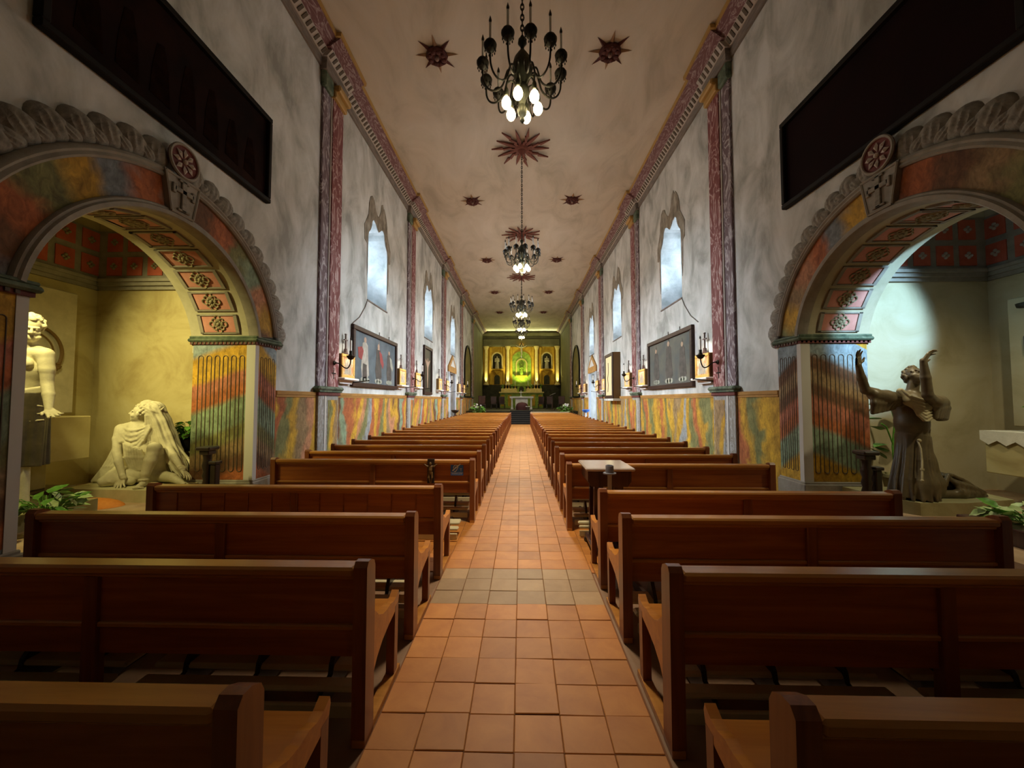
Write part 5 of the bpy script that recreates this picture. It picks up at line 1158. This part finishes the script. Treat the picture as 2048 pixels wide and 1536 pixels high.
def rail_post(loc, lab, h=.76, twin=True):
    t = thing('rail_post', lab, 'post', loc)
    MB().lathe([(.075, 0), (.075, .06), (.05, .08), (.045, .14), (.065, .22), (.045, .30), (.06, .36), (.045, .42), (.065, .50), (.045, .57), (.05, h - .14), (.06, h - .10)], 16).build('turned_shaft', 'black_wood', t, True)
    MB().cbox(-.07, .07, -.07, .07, h - .11, h - .05, .01).cbox(-.10, .10, -.10, .10, h - .05, h, .015).build('cap', 'black_wood', t)
    if twin: MB().cbox(.075, .155, -.05, .04, 0, h - .24, .01).cbox(.06, .17, -.065, .055, h - .24, h - .20, .008).build('side_post', 'black_wood', t)
rail_post((-4.33, 5.25, .3), 'dark turned wooden post before the left arch pier'); rail_post((4.36, 5.0, .3), 'dark turned wooden post before the right arch pier')

# ---------------------------------------------------------------- right chapel
tag(MB().prism([(4.83, 4.82), (5.38, 4.82), (6.15, 5.0), (6.25, 5.7), (4.62, 5.7), (4.66, 5.05)], .3, .456, 'xy').build('statue_block', 'block'), 'low many-sided stone block under the kneeling monk statue', 'plinth')
t = thing('kneeling_statue', 'dark statue of a kneeling monk with both arms raised and head thrown back', 'statue', (5.09, 5.15, .456))
Wd = lambda x, y, z: (x - 5.09, y - 5.15, z - .456)
f = SDF((-.86, -.60, -.01), (1.02, .46, 2.08), .0072)
# robe: skirt, torso, train over the calves
f.skirt(Wd(5.08, 5.13, 1.22), Wd(4.97, 5.06, .45), .145, .225, 7, .02, .6, .03, 1.0, .95, .6)
f.chain([Wd(5.09, 5.16, 1.20), Wd(5.17, 5.20, .90), Wd(5.25, 5.22, .66)], [.145, .175, .20], .08)
f.chain([Wd(5.02, 5.06, .62), Wd(5.22, 5.12, .60)], [.20, .17], .06)
f.fold([Wd(5.18, 5.24, .58), Wd(5.52, 5.28, .60), Wd(5.76, 5.25, .54), Wd(5.97, 5.2, .47)], [.14, .125, .105, .05], 5, .016, .4, .04, .5)
for j in range(5):
    f.chain([Wd(5.03 + .03*j, 4.90 + .02*j, .475 + .012*j), Wd(5.22 + .03*j, 5.00 + .01*j, .50 + .03*j), Wd(5.40 + .02*j, 5.07 + .01*j, .62 + .03*j), Wd(5.50 + .03*j, 5.13 + .02*j, .70 + .008*j)], [.018, .022, .022, .014], .008)
for j in range(6):
    f.chain([Wd(5.44 + .06*j, 5.13 + .012*j, .725 - .022*j), Wd(5.55 + .06*j, 5.08 + .012*j, .635 - .016*j), Wd(5.55 + .07*j, 5.05 + .016*j, .54 - .008*j), Wd(5.48 + .085*j, 5.07 + .014*j, .475)], [.018, .03, .03, .02], .02)
f.chain([Wd(5.30, 5.08, .50), Wd(5.60, 5.08, .50), Wd(5.95, 5.14, .47)], [.05, .055, .03], .03)
f.chain([Wd(5.46, 5.16, .735), Wd(5.60, 5.17, .72), Wd(5.75, 5.2, .66), Wd(5.90, 5.2, .56), Wd(5.99, 5.19, .48)], [.024, .022, .024, .022, .02], .01)
f.chain([Wd(5.08, 5.13, 1.18), Wd(5.06, 5.12, 1.40), Wd(5.07, 5.14, 1.60), Wd(5.08, 5.15, 1.68)], [.142, .158, .165, .14], .05)
f.chain([Wd(4.86, 5.10, 1.72), Wd(5.08, 5.15, 1.73), Wd(5.28, 5.13, 1.71)], [.075, .095, .08], .04)
for i in range(9):
    a = -1.5 + .36*i; f.chain([Wd(5.08 + .142*math.sin(a), 5.13 - .138*math.cos(a), 1.17), Wd(5.04 + .165*math.sin(a), 5.11 - .16*math.cos(a), .95), Wd(5.0 + .20*math.sin(a), 5.09 - .19*math.cos(a), .70), Wd(4.97 + .24*math.sin(a + .1), 5.07 - .23*math.cos(a + .1), .47)], [.008, .014, .020, .018], .016)
for i in range(6):
    a = -1.1 + .42*i; f.chain([Wd(5.07 + .14*math.sin(a*.6), 5.12 - .15*math.cos(a*.6), 1.52), Wd(5.08 + .15*math.sin(a), 5.13 - .15*math.cos(a), 1.32), Wd(5.08 + .145*math.sin(a), 5.13 - .142*math.cos(a), 1.20)], [.008, .012, .010], .007)
f.chain([Wd(5.24, 5.18, 1.15), Wd(5.33, 5.22, .98), Wd(5.30, 5.22, .80)], [.05, .06, .06], .03)
for i in range(20):
    a = 2*PI*i/20; b = 2*PI*(i+1)/20; f.cap(Wd(5.08 + .152*math.sin(a), 5.13 - .148*math.cos(a), 1.19), Wd(5.08 + .152*math.sin(b), 5.13 - .148*math.cos(b), 1.19), .013, .013, .004)
# left sleeve hanging from the raised arm, and forearm
f.chain([Wd(4.88, 5.09, 1.71), Wd(4.66, 5.03, 1.74), Wd(4.47, 4.98, 1.77)], [.085, .085, .072], .03)
for j in range(15):
    x = 4.45 + .028*j; f.chain([Wd(x, 4.975 + .008*j, 1.77 - .004*j), Wd(x - .010, 4.95 + .009*j + .010*(j % 2), 1.66), Wd(x - .016, 4.965 + .009*j + .006*(j % 3), 1.54 + .004*j)], [.036, .034 - .005*(j % 2), .024], .02)
f.chain([Wd(4.50, 4.99, 1.79), Wd(4.37, 4.98, 1.825)], [.06, .053], .015); f.chain([Wd(4.37, 4.98, 1.825), Wd(4.315, 4.97, 1.98), Wd(4.27, 4.955, 2.145)], [.051, .047, .031], .012)
hand(f, Wd(4.27, 4.955, 2.135), (-.10, -.05, 1), (.35, -.8, .1), .22, 1, .20, .55, 1.0)
# right sleeve and forearm (nearer the viewer)
f.chain([Wd(5.28, 5.12, 1.70), Wd(5.29, 5.0, 1.66), Wd(5.12, 4.88, 1.68)], [.085, .09, .08], .03)
for j in range(15):
    t_ = j/14; x = 5.36 - .26*t_*t_ + .05*math.sin(PI*t_); y = 5.10 - .22*t_
    f.chain([Wd(x - .02, y, 1.72 - .03*t_), Wd(x + .02, y - .012*(j % 2), 1.60), Wd(x + .012, y, 1.455 + .03*t_)], [.036, .036 - .005*(j % 2), .025], .02)
f.chain([Wd(5.18, 4.92, 1.64), Wd(4.95, 4.80, 1.76)], [.062, .054], .015); f.chain([Wd(4.95, 4.80, 1.76), Wd(4.925, 4.79, 1.97), Wd(4.905, 4.79, 2.18)], [.053, .049, .033], .012)
hand(f, Wd(4.905, 4.79, 2.17), (.60, -.02, .8), (.45, -.55, -.25), .22, 1, .38, .35, .8)
# neck, thrown-back head, curls
f.chain([Wd(5.08, 5.13, 1.74), Wd(5.11, 5.12, 1.92)], [.066, .06], .02)
head(f, Wd(5.13, 5.12, 2.01), (-.30, -.66, .70), (.20, .70, .65), .27)
curls(f, Wd(5.13, 5.12, 2.01), (-.30, -.66, .70), (.20, .70, .65), .27, 110, .021)
put('figure', f.mesh('figure', 'bronze'), t)
f = SDF((-.36, -.36, .98), (.24, .14, 1.44), .006)
f.chain([Wd(4.85, 5.03, 1.81), Wd(4.89, 4.97, 1.69), Wd(4.99, 4.925, 1.60), Wd(5.09, 4.93, 1.63), Wd(5.18, 5.0, 1.73)], [.04, .055, .06, .055, .035], .03)
for j in range(7):
    d = .040*j
    f.chain([Wd(4.84 + .010*j, 5.0, 1.83 - d*.35), Wd(4.87 + .010*j, 4.925 - .004*j, 1.745 - d*.95), Wd(4.98, 4.885 - .004*j, 1.695 - d*1.08), Wd(5.10, 4.905, 1.725 - d*1.0), Wd(5.19 - .008*j, 4.99, 1.80 - d*.55)], [.012, .018, .021, .018, .012], .007)
put('cowl', f.mesh('cowl', 'bronze_lit'), t)
m = MB().tube([Wd(4.99, 4.985, 1.19), Wd(4.97, 4.93, 1.10), Wd(4.93, 4.88, .95), Wd(4.87, 4.83, .72)], .011, 6)
m.tube([Wd(4.905, 4.86, .84), Wd(4.91, 4.862, .865)], .02, 8); m.ball(Wd(5.0, 4.975, 1.19), .024, 8, 6); m.ball(Wd(4.87, 4.83, .72), .018, 8, 5); m.build('cord', 'bronze_lit', t, True)
t = thing('chapel_altar', 'stone altar with white lace cloth at the outer wall of the right chapel', 'altar', (6.85, 4.4, .3))
MB().cbox(-.52, .60, -1.2, 1.03, .42, .95, .01).build('mensa', 'chapel', t); MB().cbox(-.20, .62, -1.0, .75, 0, .43, .01).build('support', 'chapel', t)
c = MB(); n = 12
edge = []
for i in range(n):
    y0 = 1.06 - i*.19; edge += [(y0, .86), (y0 - .095, .80)]
edge.append((1.06 - n*.19, .86))
c.prism([(1.06, .985)] + edge + [(1.06 - n*.19, .985)], -.548, -.54, 'yz'); c.box(-.538, .60, -1.22, 1.05, .952, .985)
e2 = []
for i in range(6): e2 += [(-.545 + .19*i, .86), (-.45 + .19*i, .80)]
c.prism([(-.545, .985)] + e2 + [(.595, .86), (.595, .985)], 1.052, 1.06, 'xz'); c.build('altar_cloth', 'cloth', t)
t = thing('altar_plant', 'small green plant in a dark round pot on the right chapel altar', 'plant', (6.62, 5.02, 1.29)); MB().lathe([(.05, 0), (.12, .05), (.15, .14), (.12, .22), (.09, .25), (.09, .23)], 18).build('pot', 'pot', t, True); foliage(t, 30, .14, .26, .12, IV, (.4, .7))
tag(MB().cbox(7.25, 7.46, 3.3, 5.86, 1.31, 3.2, .015).build('retable', 'chapel_r'), 'raised pale wall panel behind the right chapel altar', 'panel')
t = thing('wall_bracket', 'black curved bracket high on the right chapel panel', 'bracket', (7.25, 5.55, 3.06)); MB().lathe([(.02, -.05), (.16, -.03), (.17, .02), (.05, .05), (.02, .05)], 16).tube([(.0, 0, 0), (.2, 0, -.02)], .03, 6).build('dish', 'iron', t, True)
tag(MB().cbox(7.20, 7.26, 5.3, 5.66, 2.36, 2.62, .01).build('plaque', 'dark_wood'), 'dark plaque on the right chapel panel under the bracket', 'plaque')
t = thing('rubber_plant', 'tall broad-leaved green plant behind the kneeling statue', 'plant', (5.58, 5.92, .3)); pot(t, .16, .3, 'block')
MB().tube([(0, 0, .25), (-.02, 0, .7), (.03, 0, 1.1), (-.06, 0, 1.45)], .014, 6).tube([(0, 0, .7), (-.12, -.02, 1.0), (-.2, -.03, 1.05)], .01, 6).build('stem', 'leaf', t, True)
for x, z, a, b in ((-.20, 1.12, 1.3, .2), (-.22, .95, 1.9, .5), (-.1, 1.42, 1.0, -.2), (-.12, .62, 1.6, .6), (-.14, .52, 1.2, .9), (.1, 1.3, -1.4, .2), (.1, .8, -1.2, .3), (-.02, 1.5, .6, -.5), (-.16, .74, 1.9, .1), (.05, 1.02, -2.0, .2)):
    o = put('leaf', BIG, t, (x*.8, 0, z), (b, 0, a)); o.scale = (.95, .85, 1)
t = thing('floor_planter', 'dark planter box with pale green foliage at the right edge of the picture', 'plant', (5.05, 3.98, .3)); MB().cbox(-.35, .6, -.25, .35, 0, .17, .01).build('box', 'dark_wood', t); foliage(t, 60, .30, .20, .12, [IV[1], IV[1], IV[0]], (.7, 1.2))
tag(MB().lathe([(1, 0), (.96, .02), (.8, .05), (.55, .075), (.25, .09), (.01, .095)], 28, sx=.30, sy=.17).build('orange_cloth', 'orange', None, True, (5.42, 4.52, .302), (0, 0, -.15)), 'low heap of bright orange cloth before the kneeling statue block', 'cloth')
# ---------------------------------------------------------------- the chancel: high altar and its wall of niches
yb = YEND - .02
R_ = thing('reredos', 'gilded altar wall with lit columns and saints in niches at the far end', 'altarpiece', (.04, yb, .88))
XS = (4.1,)
MB().box(-4.1, 4.1, -.20, 0, 2.45, 6.55).build('gold_panel', 'altar_gold', R_); MB().box(-4.1, 4.1, -.24, 0, 0, 2.45).build('dark_base', 'altar_dark', R_)
MB().prism([(-1.05, 2.3), (1.05, 2.3), (1.05, 5.0)] + arcpts(0, 5.0, 1.05, PI/2, -PI/2, 16) + [], -.26, -.18).build('center_panel', 'altar_green', R_)
for i in range(21):     # rays above the crucifix
    a = -1.35 + 2.7*i/20; MB().prism([(.25*math.sin(a - .12), 6.3 + .25*math.cos(a)), (.25*math.sin(a + .12), 6.3 + .25*math.cos(a)), (1.25*math.sin(a), 6.3 + 1.25*math.cos(a))], -.28, -.22).build('ray', 'altar_gold', R_)
MB().box(-4.1, 4.1, -.35, 0, 6.55, 6.75).box(-4.1, 4.1, -.25, 0, 6.75, 7.35).box(-4.1, 4.1, -.5, 0, 7.7, 7.95).build('entablature', 'chancel', R_)
for x in (-3.75, -1.45, 1.62, 3.82):
    c = MB().lathe([(.30, 2.40), (.30, 2.52), (.20, 2.62), (.19, 4.2), (.16, 6.15), (.2, 6.22), (.22, 6.3), (.30, 6.5), (.30, 6.56)], 18, (x, -.50, 0)); c.build('column', 'altar_col', R_, True)
for x in (-3.3, -1.85, -1.1, 1.25, 2.05, 3.4): MB().cbox(x - .14, x + .14, -.32, -.18, 2.45, 6.5, .03).build('gold_pilaster', 'altar_gold', R_)
def saint(h, mat, name='saint'):
    f = SDF((-.24*h, -.2*h, -.01), (.24*h, .2*h, 1.05*h), h/70); f.skirt((0, 0, .72*h), (0, 0, 0), .10*h, .15*h, 8, .012*h, 0, .03*h); f.chain([(-.13*h, 0, .78*h), (0, 0, .80*h), (.13*h, 0, .78*h)], [.05*h, .07*h, .05*h], .03*h); f.ell((0, -.01*h, .92*h), (.055*h, .06*h, .075*h), .02*h)
    f.chain([(-.13*h, 0, .77*h), (-.14*h, -.07*h, .60*h), (-.02*h, -.13*h, .64*h)], [.045*h, .045*h, .03*h], .02*h); f.chain([(.13*h, 0, .77*h), (.15*h, -.06*h, .60*h), (.03*h, -.13*h, .66*h)], [.045*h, .045*h, .03*h], .02*h); return f.mesh(name, mat)
sm = saint(1.35, 'stone'); gm = saint(1.25, 'altar_green')
for x, zz, me, lab in ((-2.6, 4.15, sm, 'pale saint statue in the left niche of the far altar wall'), (.02, 3.45, gm, 'green-robed saint statue in the middle niche of the far altar wall'), (2.72, 4.15, sm, 'pale saint statue in the right niche of the far altar wall')):
    MB().ring([(.48, 0), (.48, -.14), (.62, -.14), (.62, 0)], -PI/2, PI/2, 20).box(-.62, -.48, -.14, 0, -1.2, 0).box(.48, .62, -.14, 0, -1.2, 0).build('niche_frame', 'altar_col', R_, True, (x, -.18, zz + 1.2))
    MB().prism([(-.48, 0), (.48, 0), (.48, 1.2)] + arcpts(0, 1.2, .48, PI/2, -PI/2, 12), -.02, 0).build('niche', 'altar_dark', R_, False, (x, -.20, zz))
    MB().cbox(-.65, .65, -.45, 0, -.16, 0, .03).prism([(-.4, -.16), (.4, -.16), (0, -.6)], -.3, 0).build('niche_bracket', 'altar_gold', R_, False, (x, -.2, zz))
    o = put('saint_statue', me, None, (.04 + x, yb - .42, .88 + zz + .005)); tag(o, lab, 'statue', 'saints on the far altar wall')
for x in (-2.6, 2.72):
    MB().prism([(-.3, 0), (.3, 0), (.3, .7)] + arcpts(0, .7, .3, PI/2, -PI/2, 10), -.06, 0).build('lower_niche', 'altar_dark', R_, False, (x, -.2, 2.5))
t = thing('altar_crucifix', 'large wooden crucifix with pale figure hung above the middle saint', 'crucifix', (.05, yb - .45, 6.2))
MB().cbox(-.07, .07, -.04, .04, 0, 2.0, .01).cbox(-.75, .75, -.04, .04, 1.42, 1.55, .01).build('cross', 'dark_wood', t)
t.scale = (.82, .82, .82)
f = SDF((-.85, -.3, .2), (.85, .1, 1.85), .02); f.chain([(-.68, -.08, 1.58), (-.35, -.1, 1.42), (0, -.1, 1.34), (.35, -.1, 1.42), (.68, -.08, 1.58)], [.04, .05, .10, .05, .04], .04); f.chain([(0, -.1, 1.34), (0, -.12, 1.1), (.02, -.12, .85)], [.13, .11, .12], .04); f.chain([(0, -.12, .85), (.05, -.16, .55), (0, -.09, .25)], [.10, .07, .04], .03); f.ell((.03, -.14, 1.58), (.08, .09, .12), .03)
put('figure', f.mesh('figure', 'statue_l'), t)
MB().ring([(.34, -.02), (.34, .01), (.22, .01), (.22, -.02)], -PI, PI, 28).build('halo', 'gold', t, False, (0, .06, 1.60))
t = thing('high_altar', 'greenish high altar with tabernacle and candles before the altar wall', 'altar', (.05, 39.6, .88))
MB().cbox(-2.2, 2.2, -.4, .5, 0, 1.52, .02).build('altar_block', 'altar_green', t); MB().cbox(-2.3, 2.3, -.5, .55, 1.52, 1.65, .02).cbox(-2.1, 2.1, -.1, .5, 1.65, 2.0, .02).build('gradine', 'altar_col', t)
for x in (-1.9, -1.2, 1.2, 1.9): MB().cbox(x - .18, x + .18, -.43, -.38, .2, 1.35, .01).build('panel', 'altar_gold', t)
MB().cbox(-.42, .42, -.3, .4, 1.65, 2.25, .02).prism([(-.5, 2.25), (.5, 2.25), (.3, 2.5), (-.3, 2.5)], -.35, .42).build('tabernacle', 'altar_green', t); MB().prism([(-.25, 1.70), (.25, 1.70), (.25, 1.95)] + arcpts(0, 1.95, .25, PI/2, -PI/2, 10), -.33, -.29).build('tabernacle_door', 'altar_dark', t)
random.seed(5)
for i, x in enumerate((-1.6, -1.3, -.65, .68, 1.35, 1.65)):
    o = thing('altar_candle', 'pale candle on a gilt stick on the high altar, %s from the left' % ORD[i], 'candle', (.05 + x, 39.75, .88 + 2.0), 0, 'candles on the high altar')
    MB().lathe([(.10, 0), (.04, .06), (.03, .3), (.06, .34), (.02, .36)], 10).build('stick', 'gold', o, True); MB().lathe([(.03, .34), (.03, .75 + random.uniform(-.1, .1)), (.01, .8)], 8).build('candle', 'candle', o, True)
for i, x in enumerate((-1.95, -.98, 1.02, 2.0)):
    o = thing('altar_bouquet', 'small green bouquet on the high altar, %s from the left' % ORD[i], 'plant', (.05 + x, 39.72, 2.885), 0, 'bouquets on the high altar'); pot(o, .1, .18, 'altar_green'); foliage(o, 14, .12, .22, .3, IV, (.8, 1.3))
t = thing('mass_table', 'white stone altar table in front of the high altar', 'altar', (.05, 34.2, .88))
MB().cbox(-1.05, 1.05, -.45, .45, .98, 1.14, .02).build('table_top', 'marble_white', t); MB().cbox(-.55, .55, -.30, .30, 0, .98, .02).build('front_panel', 'marble_white', t)
for q in (-1, 1):
    for y in (-.3, .3): MB().lathe([(.12, 0), (.12, .1), (.08, .14), (.07, .85), (.12, .9), (.12, .98)], 14, (q*.85, y, 0)).build('leg', 'marble_white', t, True)
t = thing('tabernacle_cross', 'small white cross on the white altar table', 'crucifix', (.0, 34.2, 2.02)); MB().cbox(-.02, .02, -.02, .02, 0, .55, .005).cbox(-.15, .15, -.02, .02, .33, .38, .005).lathe([(.12, 0), (.10, .03), (.03, .06)], 10).build('cross', 'white', t)
t = thing('draped_kneeler', 'dark red draped seat in front of the white altar table', 'seat', (.08, 31.6, .88)); MB().lathe([(.5, 0), (.52, .25), (.45, .48), (.28, .60), (.05, .64)], 18).build('drape', flat('maroon_drape', (0.045, 0.010, 0.012), .8), t, True)
t = thing('altar_book', 'pale open book on a small stand at the top of the steps', 'book', (.52, 30.0, .88)); MB().cbox(-.12, .12, -.1, .1, 0, .30, .01).build('stand', 'black_wood', t); MB().prism([(-.16, .30), (.16, .30), (.16, .34), (0, .31), (-.16, .34)], -.14, .14, 'xz').build('pages', 'white', t)
def chair(loc, rz, lab, grp):
    t = thing('choir_chair', lab, 'chair', loc, rz, grp)
    MB().cbox(-.28, .28, -.26, .26, .40, .46, .02).build('seat', 'black_wood', t); MB().cbox(-.28, .28, .22, .27, .46, 1.15, .02).build('backrest', 'dark_wood', t)
    for x in (-.25, .25):
        for y in (-.23, .23): MB().box(x - .025, x + .025, y - .025, y + .025, 0, .40).build('leg', 'black_wood', t)
    for x in (-.27, .27): MB().cbox(x - .025, x + .025, -.24, .24, .62, .66, .01).build('armrest', 'black_wood', t)
for i, (x, y) in enumerate([(-3.4, 33.5), (-2.5, 35.4), (-1.8, 36.6), (-3.1, 30.6)]): chair((x, y, .88), .2, 'dark wooden choir chair on the left of the chancel, %s in its row' % ORD[i], 'choir chairs on the left of the chancel')
for i, (x, y) in enumerate([(3.5, 33.5), (2.6, 35.4), (1.9, 36.6)]): chair((x, y, .88), -.2, 'dark wooden choir chair on the right of the chancel, %s in its row' % ORD[i], 'choir chairs on the right of the chancel')
t = thing('ambo', 'slim reading desk with a pale sheet on the right of the chancel', 'lectern', (2.55, 31.2, .88)); MB().lathe([(.2, 0), (.2, .04), (.05, .08), (.05, 1.2)], 12).build('stand', 'black_wood', t, True); MB().prism([(-.25, 1.15), (.25, 1.35), (.25, 1.39), (-.25, 1.19)], -.2, .2).build('desk', 'black_wood', t); MB().prism([(-.2, 1.20), (.22, 1.37), (.22, 1.38), (-.2, 1.21)], -.16, .16).build('sheet', 'white', t)
for q, nm in ((-1, 'left'), (1, 'right')):
    t = thing('flower_stand', 'green flower arrangement with white blooms at the %s end of the front pews' % nm, 'plant', (q*3.15 + .04, 27.6, 0)); MB().lathe([(.25, 0), (.28, .05), (.22, .3), (.30, .75), (.30, .8), (.26, .8)], 14).build('pot', 'pot', t, True); foliage(t, 70, .45, .85, .5, IV, (1.4, 2.4))
    m = MB()
    for i in range(9): m.ball((random.uniform(-.3, .3), random.uniform(-.35, .1), random.uniform(1.05, 1.4)), .07, 7, 5)
    m.build('blooms', 'white', t, True)
t = thing('front_rail', 'pale low rail across the front of the right pews', 'rail', (1.95, 26.25, 0)); MB().cbox(-1.3, 1.3, -.06, .06, .82, .90, .01).build('top_rail', 'stone', t)
for x in (-1.2, 0, 1.2): MB().cbox(x - .05, x + .05, -.05, .05, 0, .82, .01).build('leg', 'stone', t)
for i, x in enumerate((-3.75, -1.45, 1.62, 3.82)):        # uplights at the feet of the lit columns
    light('column_uplight', 'SPOT', (.04 + x, yb - 1.0, 3.25), 420, (1.0, .90, .35), (.04 + x, yb - .4, 6.6), .05, spot=50, blend=.7)
light('altar_uplight', 'SPOT', (.05, 40.05, 3.5), 260, (.95, 1.0, .25), (.05, yb, 5.8), .1, spot=120, blend=.8)
light('altar_cove', 'AREA', (.05, yb - .45, 8.88), 60, (.92, 1.0, .5), (.05, yb - .8, 9.2), 7.5, .15)
light('chancel_fill', 'POINT', (0, 37.5, 6.5), 150, (1.0, .92, .38), size=.3)
